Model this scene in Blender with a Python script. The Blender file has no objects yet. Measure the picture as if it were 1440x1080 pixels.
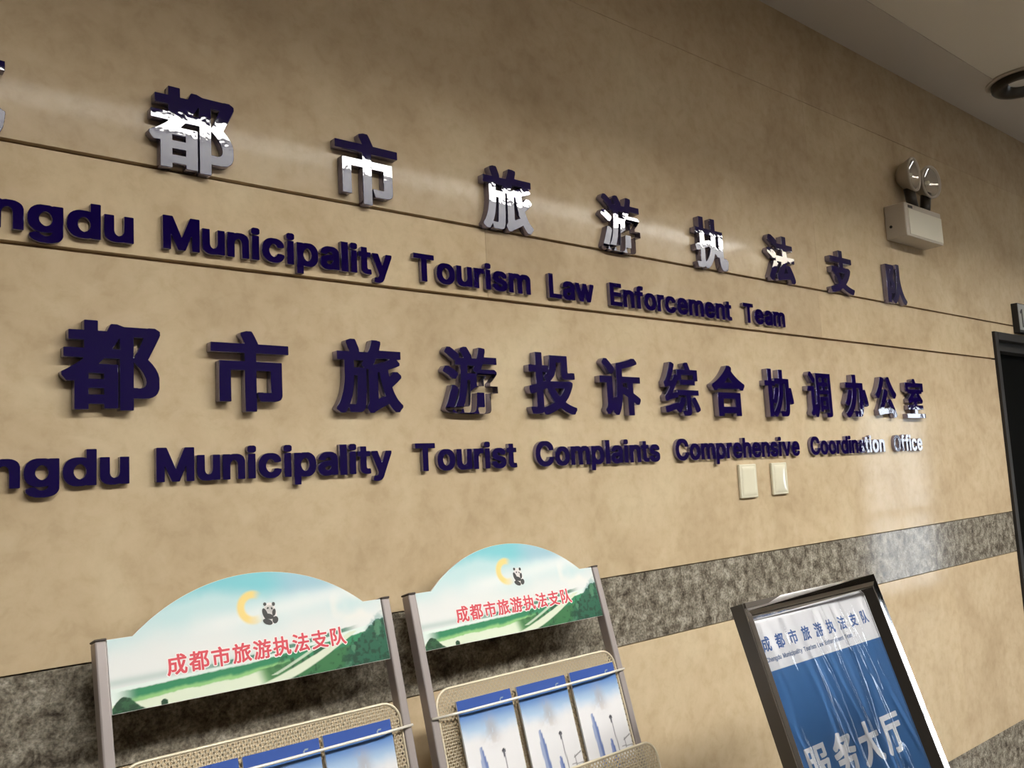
import bpy, bmesh, math, random
import numpy as np
from mathutils import Vector, Matrix

random.seed(7)
SC = bpy.context.scene
COL = SC.collection

# ------------------------------------------------------------------ camera, world, exposure
def cam_axes(yaw, pitch, roll):
    F = Vector((math.sin(yaw)*math.cos(pitch), math.cos(yaw)*math.cos(pitch), math.sin(pitch)))
    R = Vector((math.cos(yaw), -math.sin(yaw), 0)); U = R.cross(F)
    return math.cos(roll)*R+math.sin(roll)*U, -math.sin(roll)*R+math.cos(roll)*U, F
R_, U_, F_ = cam_axes(0.704768199, 0.109344413, -0.0536875758)
cd = bpy.data.cameras.new('camera'); cam = bpy.data.objects.new('camera', cd); COL.objects.link(cam)
cd.sensor_width = 36; cd.lens = 36*1222.14/1440; cd.clip_start = 0.05
M = Matrix(((R_.x, U_.x, -F_.x, 0), (R_.y, U_.y, -F_.y, -1.5), (R_.z, U_.z, -F_.z, 1.57), (0, 0, 0, 1)))
cam.matrix_world = M
SC.camera = cam

w = bpy.data.worlds.new('daylight'); w.use_nodes = True; SC.world = w
w.node_tree.nodes['Background'].inputs[0].default_value = (0.86, 0.93, 1.0, 1)
w.node_tree.nodes['Background'].inputs[1].default_value = 8.5

STRIP_EMIT = 36.0
vs = SC.view_settings
vs.view_transform = 'Standard'; vs.look = 'None'; vs.exposure = 0.0; vs.gamma = 1.0; vs.use_curve_mapping = False
CEIL = 3.097

# ------------------------------------------------------------------ materials
def lin(c):
    return tuple(((x/255)/12.92 if x/255 <= .04045 else ((x/255+.055)/1.055)**2.4) for x in c)
def mat(name, rgb, rough=.5, metal=0., ior=1.5, emit=0., coat=0., spec=.5):
    m = bpy.data.materials.new(name); m.use_nodes = True
    b = m.node_tree.nodes['Principled BSDF']
    b.inputs['Base Color'].default_value = (*rgb, 1); b.inputs['Roughness'].default_value = rough
    b.inputs['Metallic'].default_value = metal; b.inputs['IOR'].default_value = ior
    b.inputs['Specular IOR Level'].default_value = spec
    if coat: b.inputs['Coat Weight'].default_value = coat; b.inputs['Coat Roughness'].default_value = .03
    if emit:
        b.inputs['Emission Color'].default_value = (*rgb, 1); b.inputs['Emission Strength'].default_value = emit
    return m
def nodes(m):
    nt = m.node_tree; return nt, nt.nodes, nt.links, nt.nodes['Principled BSDF']
def noise(nt, scale, detail=4, rough=.55, vec=None, dist=0.):
    n = nt.nodes.new('ShaderNodeTexNoise'); n.inputs['Scale'].default_value = scale
    n.inputs['Detail'].default_value = detail; n.inputs['Roughness'].default_value = rough
    n.inputs['Distortion'].default_value = dist
    if vec is not None: nt.links.new(vec, n.inputs['Vector'])
    return n.outputs['Fac']
def ramp(nt, fac, stops):
    r = nt.nodes.new('ShaderNodeValToRGB'); e = r.color_ramp.elements
    while len(e) < len(stops): e.new(.5)
    for el, (p, c) in zip(e, stops): el.position = p; el.color = (*c, 1)
    nt.links.new(fac, r.inputs[0]); return r.outputs[0]
def mix(nt, a, b, fac, mode='MIX'):
    x = nt.nodes.new('ShaderNodeMix'); x.data_type = 'RGBA'; x.blend_type = mode
    for s, v in ((x.inputs[6], a), (x.inputs[7], b), (x.inputs[0], fac)):
        if hasattr(v, 'links'): nt.links.new(v, s)
        elif isinstance(v, tuple): s.default_value = (*v, 1)
        else: s.default_value = v
    return x.outputs[2]
def objrand_vec(nt):
    g = nt.nodes.new('ShaderNodeNewGeometry'); return g.outputs['Position']

def stone_material(name, tint=1.0):
    m = mat(name, (.5, .38, .22), rough=.08, ior=1.12)
    nt, N, L, b = nodes(m); P = objrand_vec(nt)
    big = noise(nt, 3.2, 5, .6, P, .6)
    col = ramp(nt, big, [(.3, (.45*tint, .345*tint, .218*tint)), (.52, (.52*tint, .41*tint, .268*tint)), (.72, (.58*tint, .475*tint, .32*tint))])
    mid = noise(nt, 26, 6, .65, P, .3)
    col = mix(nt, col, ramp(nt, mid, [(.35, (.86, .83, .8)), (.5, (1, 1, 1)), (.68, (1.1, 1.1, 1.13))]), .55, 'MULTIPLY')
    v = N.new('ShaderNodeTexVoronoi'); v.inputs['Scale'].default_value = 15; v.inputs['Randomness'].default_value = 1.0; L.new(P, v.inputs['Vector'])
    spot = ramp(nt, v.outputs['Distance'], [(.06, (.16, .16, .16)), (.30, (0, 0, 0))])
    col = mix(nt, col, (.66*tint, .56*tint, .40*tint), spot)
    rnd = N.new('ShaderNodeObjectInfo')
    col = mix(nt, col, rnd.outputs['Color'], 1.0, 'MULTIPLY')
    L.new(col, b.inputs['Base Color'])
    rr = N.new('ShaderNodeMapRange'); L.new(mid, rr.inputs[0]); rr.inputs[3].default_value = .06; rr.inputs[4].default_value = .10
    L.new(rr.outputs[0], b.inputs['Roughness'])
    return m
def granite_material():
    m = mat('grey_granite', (.2, .19, .17), rough=.10, ior=1.2)
    nt, N, L, b = nodes(m); P = objrand_vec(nt)
    a = noise(nt, 30, 6, .68, P, .4)
    col = ramp(nt, a, [(.33, (.055, .045, .035)), (.45, (.15, .13, .10)), (.55, (.25, .225, .18)), (.68, (.38, .35, .29))])
    f = noise(nt, 170, 3, .6, P)
    col = mix(nt, col, ramp(nt, f, [(.36, (.5, .5, .5)), (.5, (1, 1, 1)), (.66, (1.5, 1.5, 1.5))]), .8, 'MULTIPLY')
    L.new(col, b.inputs['Base Color'])
    return m
STONE = stone_material('beige_stone'); GRANITE = granite_material()
MORTAR = mat('brown_joint', (.30, .20, .12), .8)
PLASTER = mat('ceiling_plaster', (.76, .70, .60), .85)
PLASTER_SHADED = mat('shaded_border_plaster', (.60, .54, .47), .85)  # ceiling plaster darkened: weaker bounce light near the wall put into the colour
_nt = PLASTER.node_tree
_b = _nt.nodes.new('ShaderNodeBump'); _b.inputs['Strength'].default_value = .08
_nt.links.new(noise(_nt, 140, 3), _b.inputs['Height']); _nt.links.new(_b.outputs[0], _nt.nodes['Principled BSDF'].inputs['Normal'])
WALLP = mat('dim_wall_paint', (.035, .029, .023), .8, spec=.2)
FLOOR = mat('floor_stone', (.085, .075, .06), .35)
NAVY = mat('navy_acrylic', (.006, .002, .048), .02, ior=1.55)
_nt = NAVY.node_tree
_g = _nt.nodes.new('ShaderNodeNewGeometry')
_b = _nt.nodes.new('ShaderNodeBump'); _b.inputs['Strength'].default_value = .016; _b.inputs['Distance'].default_value = .01
_nt.links.new(noise(_nt, 38, 2, .5, _g.outputs['Position']), _b.inputs['Height']); _nt.links.new(_b.outputs[0], _nt.nodes['Principled BSDF'].inputs['Normal'])
NAVY_SIDE = mat('navy_acrylic_edge', (.27, .25, .36), .14, metal=.85, ior=1.6)
WHITEP = mat('ivory_plastic', (.72, .68, .52), .15, coat=.6)
BOXP = mat('greyish_white_plastic', (.50, .44, .36), .45)
BOXP2 = mat('pale_label_panel', (.70, .66, .54), .4)
GLASSY = mat('lamp_lens', (.62, .56, .48), .12, metal=.55)
BLACK = mat('black_plastic', (.012, .011, .01), .5)
DARKBR = mat('dark_bronze', (.035, .028, .02), .35, metal=.3)
DARKFR = mat('dark_door_frame', (.026, .023, .020), .5, spec=.15)
DARKLEAF = mat('black_door_leaf', (.0025, .0025, .002), .7, spec=.03)
POST = mat('grey_brown_painted_metal', (.34, .30, .29), .38, metal=.35)
POSTCAP = mat('post_cap', (.05, .035, .028), .5)
WIRE = mat('cream_metal_wire', (.66, .58, .43), .35, metal=.25)
MESHM = mat('cream_metal_mesh', (.52, .44, .31), .4, metal=.25)
CHROME = mat('polished_chrome', (.80, .79, .80), .05, metal=1.)
BOARD = mat('white_foam_board', (.80, .80, .78), .5)
POSTERW = mat('poster_white', (.62, .62, .64), .5)
POSTERB = mat('poster_blue', (.042, .125, .29), .45)
PINKW = mat('print_white', (.74, .71, .69), .5)
RED = mat('print_red', (.58, .045, .065), .5)
PRNAVY = mat('print_navy', (.035, .09, .26), .5)
PANDA = mat('print_black', (.03, .03, .028), .5)
PAPER = mat('paper_edge', (.75, .75, .78), .6)
LAMPS = mat('luminous_strip', (1, .98, .93), emit=STRIP_EMIT)
TROUGHW = mat('white_trough_paint', (.30, .30, .31), .6)
GREYM = mat('grey_metal', (.4, .4, .4), .35, metal=.8)

def vcol_material(name, rough=.42):
    m = mat(name, (1, 1, 1), rough, spec=.35)
    a = m.node_tree.nodes.new('ShaderNodeVertexColor'); a.layer_name = 'print'
    m.node_tree.links.new(a.outputs['Color'], m.node_tree.nodes['Principled BSDF'].inputs['Base Color'])
    return m
PICT = vcol_material('printed_landscape'); COVER = vcol_material('printed_cover', .3)

# ------------------------------------------------------------------ helpers
def put(name, me, m=None, parent=None, loc=None):
    o = bpy.data.objects.new(name, me); COL.objects.link(o)
    if m is not None:
        for x in (m if isinstance(m, (list, tuple)) else [m]): me.materials.append(x)
    if parent is not None: o.parent = parent
    if loc is not None: o.location = loc
    return o
def tag(o, label=None, cat=None, group=None, kind=None):
    if label: o['label'] = label
    if cat: o['category'] = cat
    if group: o['group'] = group
    if kind: o['kind'] = kind
    return o
def empty(name, loc=(0, 0, 0), parent=None):
    o = bpy.data.objects.new(name, None); COL.objects.link(o); o.location = loc; o.parent = parent
    o.empty_display_size = .05
    return o
def bm_box(bm, a, b, bev=0., seg=2):
    r = bmesh.ops.create_cube(bm, size=1)
    c = [(a[i]+b[i])/2 for i in range(3)]; s = [abs(b[i]-a[i]) for i in range(3)]
    for v in r['verts']: v.co = Vector([v.co[i]*s[i]+c[i] for i in range(3)])
    if bev:
        ed = {e for v in r['verts'] for e in v.link_edges}
        bmesh.ops.bevel(bm, geom=list(ed), offset=bev, segments=seg, affect='EDGES', profile=.5)
def bm_done(bm, name, smooth=False):
    bmesh.ops.recalc_face_normals(bm, faces=bm.faces)
    me = bpy.data.meshes.new(name); bm.to_mesh(me); bm.free()
    if smooth:
        for p in me.polygons: p.use_smooth = True
    return me
def box(name, a, b, m, parent=None, bev=0., seg=2):
    bm = bmesh.new(); bm_box(bm, a, b, bev, seg); return put(name, bm_done(bm, name), m, parent)
def bm_tube(bm, pts, r, n=8, cyclic=False, caps=True):
    pts = [Vector(p) for p in pts]; rings = []; N = len(pts); prev = None
    for i, p in enumerate(pts):
        if cyclic: t = (pts[(i+1) % N]-pts[i-1]).normalized()
        else: t = (pts[min(i+1, N-1)]-pts[max(i-1, 0)]).normalized()
        ref = prev if prev is not None else (Vector((0, 0, 1)) if abs(t.z) < .9 else Vector((1, 0, 0)))
        u = t.cross(ref).normalized(); v = u.cross(t).normalized(); prev = v
        rings.append([bm.verts.new(p+r*(math.cos(k*2*math.pi/n)*u+math.sin(k*2*math.pi/n)*v)) for k in range(n)])
    for i in range(N if cyclic else N-1):
        A, B = rings[i], rings[(i+1) % N]
        for k in range(n): bm.faces.new((A[k], A[(k+1) % n], B[(k+1) % n], B[k]))
    if not cyclic and caps: bm.faces.new(rings[0][::-1]); bm.faces.new(rings[-1])
def bm_lathe(bm, prof, n=32, mtx=None):
    rings = []
    for r, z in prof:
        if r < 1e-6: rings.append([bm.verts.new((0, 0, z))])
        else: rings.append([bm.verts.new((r*math.cos(2*math.pi*k/n), r*math.sin(2*math.pi*k/n), z)) for k in range(n)])
    for A, B in zip(rings[:-1], rings[1:]):
        for k in range(n):
            a = [A[k % len(A)], A[(k+1) % len(A)]]; b = [B[(k+1) % len(B)], B[k % len(B)]]
            f = []
            for x in a+b:
                if x not in f: f.append(x)
            if len(f) > 2: bm.faces.new(f)
    if mtx is not None:
        for R in rings:
            for v in R: v.co = mtx @ v.co

GLYPHS = {
 'z成': "12,-51 12,-16 49,54 73,124 93,234 93,257 97,269 97,312 101,324 101,679 103,684 513,685 517,686 519,691 519,784 515,796 515,847 517,852 642,853 646,852 648,847 650,814 689,852 740,853 775,836 829,805 921,742 925,734 924,706 908,687 978,683 980,589 978,585 974,583 665,583 661,582 659,577 663,562 667,503 671,492 671,476 675,464 675,449 679,437 683,398 695,335 700,332 745,417 768,476 786,531 853,533 916,515 916,480 905,445 870,359 823,265 799,226 750,156 750,152 766,117 790,76 822,40 837,31 846,42 859,93 859,113 863,124 863,159 866,171 868,203 923,204 962,174 986,163 988,132 984,120 984,89 980,77 980,58 972,27 971,11 963,-16 948,-48 929,-71 904,-84 884,-89 798,-89 755,-76 722,-55 691,-24 650,36 644,34 597,-8 546,-48 482,-88 423,-88 371,-32 370,-1 372,4 423,33 491,81 560,143 592,179 592,187 586,202 558,324 558,335 546,394 546,409 542,421 542,437 538,449 538,472 534,484 534,507 531,519 531,554 527,566 527,577 525,581 521,583 240,583 235,581 234,577 234,488 236,483 486,482 490,480 491,433 488,421 488,288 484,277 484,206 480,195 480,159 476,148 472,113 458,80 444,66 427,57 407,52 388,52 376,48 279,48 267,52 228,52 224,53 222,58 213,97 208,100 194,42 166,-32 151,-63 126,-103 72,-103 65,-94|361,379 240,380 235,378 234,304 230,292 230,242 226,230 226,202 218,163 220,155 271,154 282,150 322,150 333,154 342,163 350,187 351,206 355,218 355,261 359,273 359,363 363,374|780,687 768,699 708,739 654,768 652,761 652,691 654,686 771,685",
 'r成': "16,-48 16,-20 53,50 69,93 81,140 97,230 101,308 105,320 105,675 113,687 517,689 523,695 523,788 519,800 519,843 527,855 634,856 643,847 644,804 650,792 657,813 699,855 728,857 818,809 911,743 920,734 921,714 905,691 962,689 974,681 976,593 966,580 661,579 656,574 675,417 697,318 705,327 748,413 789,527 794,533 802,536 841,536 904,520 913,511 913,484 866,363 819,269 746,159 745,152 762,113 798,56 825,33 841,29 850,38 859,70 866,120 870,195 876,204 884,208 911,207 950,178 974,168 982,161 984,136 980,124 980,93 967,15 959,-12 944,-44 917,-75 892,-88 872,-92 810,-92 767,-80 734,-59 695,-20 650,45 565,-28 470,-92 435,-92 375,-28 374,-5 380,5 435,37 503,85 529,107 596,175 596,191 562,327 542,452 542,476 534,523 534,558 529,577 525,579 236,579 230,574 232,487 474,486 487,476 480,210 476,199 476,163 468,117 454,84 431,61 396,48 376,48 365,44 240,48 227,58 221,89 213,113 208,118 190,46 163,-28 118,-104 111,-108 83,-107|365,375 231,374 226,245 214,167 216,159 259,158 271,154 333,154 346,159 354,183 359,214|782,691 780,695 720,735 661,768 650,781 650,690",
 'h成': "-14,-88 -31,-59 -36,-28 22,105 42,199 54,316 54,671 59,691 78,722 126,743 466,743 472,749 468,839 473,859 490,888 505,899 540,911 622,911 669,893 693,907 720,911 786,883 923,797 950,774 970,741 1005,720 1027,671 1022,577 1003,546 962,527 964,492 948,437 868,261 919,258 974,221 997,211 1022,187 1034,156 1027,66 1006,-24 983,-71 952,-110 900,-139 865,-147 818,-147 782,-139 736,-119 699,-94 638,-31 509,-127 478,-142 447,-147 411,-135 386,-114 336,-55 322,-12 236,-3 223,-5 186,-87 154,-139 122,-158 95,-163 60,-150|818,174 800,148 814,123|532,230 529,180 542,195|306,322 282,320 277,304 273,214 279,208 302,208 308,214 312,316|720,478 737,519 732,525 714,519",
 'z都': "994,770 996,733 987,709 948,624 865,456 910,409 944,362 972,307 984,260 984,147 980,127 964,88 943,63 904,40 873,32 850,32 838,28 725,28 713,30 711,26 711,-91 707,-99 701,-101 576,-101 571,-99 566,-91 566,444 565,448 560,450 412,450 404,446 359,397 358,393 361,391 541,391 550,385 550,-76 541,-82 416,-82 407,-76 406,-41 404,-36 400,-35 260,-35 255,-37 254,-41 254,-84 248,-92 123,-93 115,-89 113,-84 113,202 111,206 107,207 100,204 41,204 35,206 -11,264 -12,295 -6,304 68,345 127,384 175,420 201,442 204,448 197,450 14,451 8,459 8,545 10,551 17,555 205,556 207,561 207,631 206,635 201,637 64,637 59,639 55,647 55,733 59,741 64,743 205,744 207,749 207,842 211,850 217,852 338,852 343,850 348,842 348,749 349,745 353,743 435,744 469,815 482,825 541,825 611,801 861,801 873,805 939,805 975,785|255,69 260,67 404,68 406,73 405,131 400,133 256,132 254,127|713,416 711,409 711,151 713,146 717,145 748,145 760,141 783,141 803,146 818,154 828,163 839,186 844,209 835,252 815,299 783,348 717,415|255,288 254,237 256,232 400,231 405,233 406,284 404,288 260,290|713,474 718,479 773,592 808,674 812,686 810,691 717,692 712,690 711,483|564,669 559,666 526,608 497,565 495,557 502,555 560,555 565,557 566,663",
 'r都': "982,766 984,737 976,713 851,456 855,448 900,402 933,358 952,323 972,260 973,151 964,116 941,77 912,52 889,40 861,33 834,32 822,28 740,28 725,33 716,41 706,84 701,90 698,-91 685,-101 588,-100 578,-87 578,448 576,451 396,450 389,446 344,397 346,391 525,391 538,381 538,-72 525,-82 432,-82 419,-72 418,-41 412,-35 248,-35 242,-41 241,-84 232,-92 139,-93 131,-89 125,-80 124,221 119,222 88,204 53,204 1,268 0,291 10,304 84,345 142,384 191,420 220,448 29,451 19,463 19,541 23,549 33,555 217,556 219,631 213,637 76,638 66,651 66,729 70,737 80,743 217,744 219,838 223,846 232,852 322,852 330,848 336,838 336,749 342,743 447,743 481,811 498,825 529,824 596,801 877,801 889,805 924,805 971,777|243,131 244,68 417,69 416,132|822,692 705,692 699,686 699,151 705,145 799,141 818,146 840,159 851,182 855,206 851,237 843,268 827,303 793,354 723,424 719,432 719,456 784,588 819,670 825,686|242,284 242,237 248,231 412,231 418,237 418,284 412,290 248,290|576,719 479,557 576,554|338,574 344,577 369,610 384,635 337,635",
 'h都': "1014,805 1035,756 1030,721 911,467 983,366 1007,315 1023,252 1019,131 1011,104 973,38 935,9 885,-14 814,-27 752,-28 750,-84 737,-119 713,-143 678,-156 600,-156 580,-151 545,-129 517,-136 435,-135 392,-116 369,-89 291,-91 269,-126 221,-148 146,-148 98,-126 79,-95 74,-76 73,147 45,154 12,174 -38,241 -51,276 -46,307 -29,336 63,393 21,400 -8,416 -27,448 -31,467 -27,557 -8,588 34,608 16,655 16,725 37,774 68,793 88,797 166,799 173,854 188,881 221,902 240,907 314,907 363,885 382,854 387,803 392,797 424,799 455,856 506,879 596,856 916,860 951,847|752,322 751,198 803,197 801,241 788,276",
 'z市': "15,708 24,713 422,714 425,715 424,723 378,809 378,836 383,845 450,866 512,866 520,862 529,852 556,805 595,727 597,719 602,714 977,713 983,711 987,704 987,610 981,601 575,600 571,599 569,594 569,508 570,504 575,502 887,502 896,497 897,94 892,75 883,58 868,42 844,31 797,22 618,22 608,28 595,67 582,98 581,126 585,133 590,135 645,135 657,131 735,131 747,137 749,387 747,391 743,393 571,392 569,387 568,-93 559,-99 430,-98 424,-89 423,391 419,393 262,393 258,391 256,387 256,24 247,18 122,18 116,20 112,28 113,497 122,502 419,502 422,504 424,508 424,594 423,598 419,600 20,601 14,610",
 'r市': "27,704 40,713 438,715 439,719 390,813 389,833 399,845 465,866 501,865 516,850 545,801 586,715 590,713 967,711 975,700 975,614 965,601 563,600 557,594 557,508 563,502 872,502 885,493 885,98 881,79 872,61 854,43 829,31 782,22 633,22 620,32 592,106 593,126 601,133 751,131 760,137 760,387 755,393 559,392 556,-89 544,-99 446,-98 436,-85 435,391 251,393 245,387 244,28 231,18 132,20 124,32 124,493 137,502 430,502 436,508 436,594 430,600 36,601 26,614",
 'h市': "1006,743 1026,696 1026,618 1013,583 1002,567 973,550 904,543 924,520 936,485 936,102 928,67 912,36 889,8 837,-20 774,-33 641,-33 610,-24 603,-101 587,-130 571,-141 536,-154 458,-154 422,-141 398,-117 385,-82 385,333 380,338 301,338 296,333 296,36 283,1 258,-24 223,-37 145,-37 126,-32 94,-13 73,36 73,485 85,520 105,543 28,550 -1,567 -12,583 -25,618 -25,696 -20,715 -1,747 47,768 356,769 339,829 360,877 391,896 489,920 524,908 547,889 614,769 954,768 973,763|708,187 708,336 610,337 609,192 633,186",
 'z旅': "-5,-51 -7,-45 -6,-18 28,29 63,99 90,173 110,263 110,275 114,287 114,306 118,318 118,353 122,365 122,576 121,580 116,582 26,582 19,586 17,591 17,685 19,691 26,695 191,695 195,697 196,705 176,755 154,798 153,830 158,837 218,859 280,859 286,857 301,834 336,752 345,724 345,701 346,697 351,695 472,696 496,748 506,779 512,791 529,853 538,859 609,859 640,851 655,850 671,843 673,810 650,732 651,728 655,726 972,726 980,722 982,716 981,623 972,617 916,615 961,572 962,544 960,539 948,532 898,512 827,489 788,479 780,475 778,470 782,435 791,396 796,392 823,414 845,439 857,451 862,453 925,452 968,418 981,404 982,377 978,369 925,320 835,248 857,189 877,150 912,95 927,76 968,35 996,13 996,-18 962,-53 942,-81 937,-82 874,-82 829,-41 821,-30 800,-8 780,23 776,25 569,-75 546,-93 487,-94 480,-90 443,-34 443,2 457,17 469,41 474,60 474,466 472,470 468,472 452,472 448,471 446,466 446,404 443,392 443,267 439,255 439,169 435,158 435,103 431,91 431,56 427,44 427,25 423,13 423,2 414,-34 403,-53 382,-74 351,-86 194,-86 186,-81 180,-53 172,-30 167,-24 132,-78 116,-93 58,-94 46,-89|300,386 269,386 264,384 263,380 263,357 259,345 259,298 255,287 255,263 251,252 247,209 235,150 219,95 213,84 203,52 189,25 190,21 194,19 245,19 261,16 273,23 282,41 290,84 290,103 294,115 294,146 298,158 298,212 302,224 302,310 306,322 306,380 304,384|636,440 620,436 618,431 618,103 620,96 632,98 694,128 721,130 678,259 661,326 646,404 645,423 640,439|264,580 263,498 265,493 398,492 407,494 395,505 380,513 376,521 377,548 401,580 394,582 269,582|800,615 788,617 605,617 600,615 559,541 569,539 683,571 784,606",
 'r旅': "968,718 969,627 956,617 900,615 949,568 948,543 941,536 913,524 812,489 773,479 766,474 771,427 783,377 788,371 796,375 839,414 870,449 878,453 909,452 969,400 970,380 966,373 909,320 821,248 846,185 865,146 900,91 952,35 985,9 985,-14 950,-49 926,-81 890,-82 859,-55 812,-4 769,60 766,33 753,20 679,-13 554,-75 530,-93 503,-94 493,-88 454,-30 455,-2 469,13 481,37 485,56 485,466 480,472 452,473 437,484 435,408 431,396 431,271 427,259 423,107 419,95 419,60 411,5 403,-30 394,-47 366,-74 339,-86 210,-86 197,-77 192,-49 177,-10 178,9 187,18 230,19 241,15 273,15 285,21 293,37 306,111 310,209 314,220 318,380 312,386 252,384 247,349 247,302 243,291 235,212 207,99 172,13 121,-73 101,-93 69,-93 7,-47 6,-22 39,25 74,95 102,169 122,259 130,314 130,349 134,361 134,576 128,582 42,582 34,585 28,595 28,681 32,689 42,695 209,697 188,759 166,802 165,826 173,837 230,858 269,858 285,837 309,787 332,724 335,696 456,694 465,685 468,664 477,673 508,744 541,849 554,859 593,859 636,851 651,846 660,837 661,814 639,740 637,728 640,726 956,726|651,446 620,440 609,436 607,431 607,87 612,82 710,128 734,130 735,134 721,166 689,263 673,330|252,580 253,493 423,494 394,515 388,525 389,544 414,576 413,580|816,615 589,616 539,533 546,531 569,536 698,571 800,606",
 'h旅': "-24,-86 -41,-57 -45,-26 -33,5 0,52 39,134 71,255 83,357 83,521 77,527 30,532 -2,552 -22,599 -22,677 -1,726 30,745 137,752 119,791 114,822 119,841 138,873 175,893 222,909 241,914 276,909 305,892 324,865 374,751 452,746 461,755 494,861 511,890 542,909 585,914 659,897 691,878 712,830 706,782 948,781 968,776 999,757 1021,709 1021,634 998,584 1001,552 996,533 980,504 952,482 1000,439 1016,412 1020,380 997,334 880,228 904,173 932,130 987,70 1015,50 1035,5 1024,-41 962,-116 913,-137 882,-132 823,-90 769,-29 577,-118 538,-144 519,-149 491,-144 462,-127 429,-81 390,-117 327,-141 218,-141 183,-129 159,-107 124,-136 89,-149 62,-144 38,-132",
 'z游': "93,843 148,843 191,820 281,761 305,741 306,713 299,702 299,698 304,696 374,696 381,698 372,721 322,791 322,827 324,831 331,836 386,856 437,856 451,846 477,811 520,745 529,725 529,702 530,698 534,696 609,696 613,698 633,756 654,850 656,855 659,856 714,856 726,852 765,847 777,842 779,799 763,737 762,725 765,723 984,723 988,721 990,624 988,619 730,617 721,604 697,549 698,545 702,543 874,543 886,547 933,547 945,543 981,514 982,483 980,477 935,424 898,387 850,346 849,311 850,307 855,305 988,304 990,299 990,209 988,206 984,204 855,204 850,202 849,-37 844,-52 833,-72 820,-81 773,-93 726,-93 714,-97 624,-97 620,-95 599,-29 600,2 605,4 710,4 722,10 724,14 724,198 722,202 718,204 605,204 600,202 599,163 595,151 595,100 591,88 591,57 587,45 587,22 583,10 582,-5 575,-33 567,-48 556,-64 538,-77 503,-85 355,-85 350,-84 349,-80 340,-37 335,-28 331,-28 300,-73 281,-92 230,-93 222,-89 192,-60 175,-49 171,-35 166,-41 153,-76 144,-82 93,-81 30,-44 29,-13 33,2 71,84 102,163 125,225 151,303 156,308 210,308 266,272 266,229 219,92 186,6 187,2 191,5 206,24 231,65 262,135 286,213 306,323 306,346 310,358 310,381 314,393 314,432 318,444 318,499 322,510 320,588 316,590 230,592 226,652 202,654 128,711 49,760 49,791|476,379 445,379 436,374 435,338 431,327 427,272 408,166 375,61 358,22 358,18 363,16 402,16 413,12 437,13 454,30 461,53 462,69 466,81 466,100 470,112 470,147 474,159 474,213 478,225 478,311 482,323 482,374 480,377|772,444 765,446 624,446 620,447 618,452 617,479 609,480 607,475 607,370 603,358 604,307 609,305 722,306 724,311 725,401 757,426|10,522 54,574 113,574 210,523 273,484 275,479 274,452 238,399 230,392 175,392 101,441 11,490 9,495|600,483 597,488 546,518 545,557 559,577 563,584 562,589 452,590 448,588 447,522 443,510 445,482 593,481",
 'r游': "54,789 105,847 136,847 210,804 288,750 302,733 302,717 295,706 296,701 382,700 385,706 375,725 326,795 326,827 335,836 382,855 398,860 425,860 449,840 504,760 524,725 527,701 617,700 621,702 637,752 658,850 667,859 702,860 753,851 765,847 774,838 775,803 759,741 758,729 761,727 972,727 982,721 986,713 986,627 976,615 722,613 717,608 694,553 699,547 886,547 898,551 921,551 962,526 978,506 977,483 958,459 886,383 846,350 847,310 972,309 980,305 986,295 986,213 982,206 972,200 846,198 845,-33 832,-64 824,-74 808,-85 761,-97 636,-101 623,-91 603,-25 603,-5 609,4 617,8 727,10 728,194 722,200 596,198 587,61 575,-17 554,-58 527,-81 492,-89 363,-89 354,-80 348,-44 335,-18 327,-23 294,-72 265,-97 238,-96 206,-66 181,-48 177,-41 178,-21 211,22 250,92 266,131 290,209 302,268 314,354 314,377 318,389 322,495 326,506 326,581 320,586 240,588 232,600 230,647 214,650 140,707 60,756 52,768|199,312 249,281 261,270 262,233 215,96 153,-64 136,-85 105,-85 36,-44 33,-37 33,-13 106,159 154,299 167,312|480,375 432,374 423,276 403,166 372,65 354,26 355,21 390,20 402,16 445,16 457,26 470,77 474,143 478,155 482,307 486,319 486,370|444,584 443,526 439,514 441,486 589,485 602,475 601,310 727,311 729,397 769,430 776,440 632,443 623,452 620,476 558,513 549,522 549,553 563,573 566,585|14,518 66,578 101,578 199,527 263,487 270,479 270,456 234,403 220,389 187,388 113,437 21,487 14,495",
 'h游': "6,-84 -17,-37 -14,-1 59,170 108,311 124,340 143,358 -14,452 -37,499 -33,530 17,600 58,629 77,633 109,629 175,595 184,596 180,612 167,625 25,721 6,752 1,772 6,799 23,828 68,881 113,902 144,898 273,823 295,866 312,879 386,910 421,914 468,891 504,846 561,756 581,754 590,764 611,862 627,889 659,910 695,915 761,902 804,879 826,831 824,783 964,782 984,777 1015,758 1036,709 1036,631 1024,596 992,565 1024,522 1029,491 1008,444 942,366 984,359 1013,342 1024,327 1036,291 1036,217 1024,182 999,158 964,145 897,143 896,-29 887,-60 859,-109 816,-135 753,-152 644,-156 624,-151 595,-134 577,-108 534,-132 484,-144 374,-144 355,-139 320,-119 277,-147 249,-152 214,-139 183,-114 144,-135 124,-140 97,-135|675,144 643,143 640,64 676,65",
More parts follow.
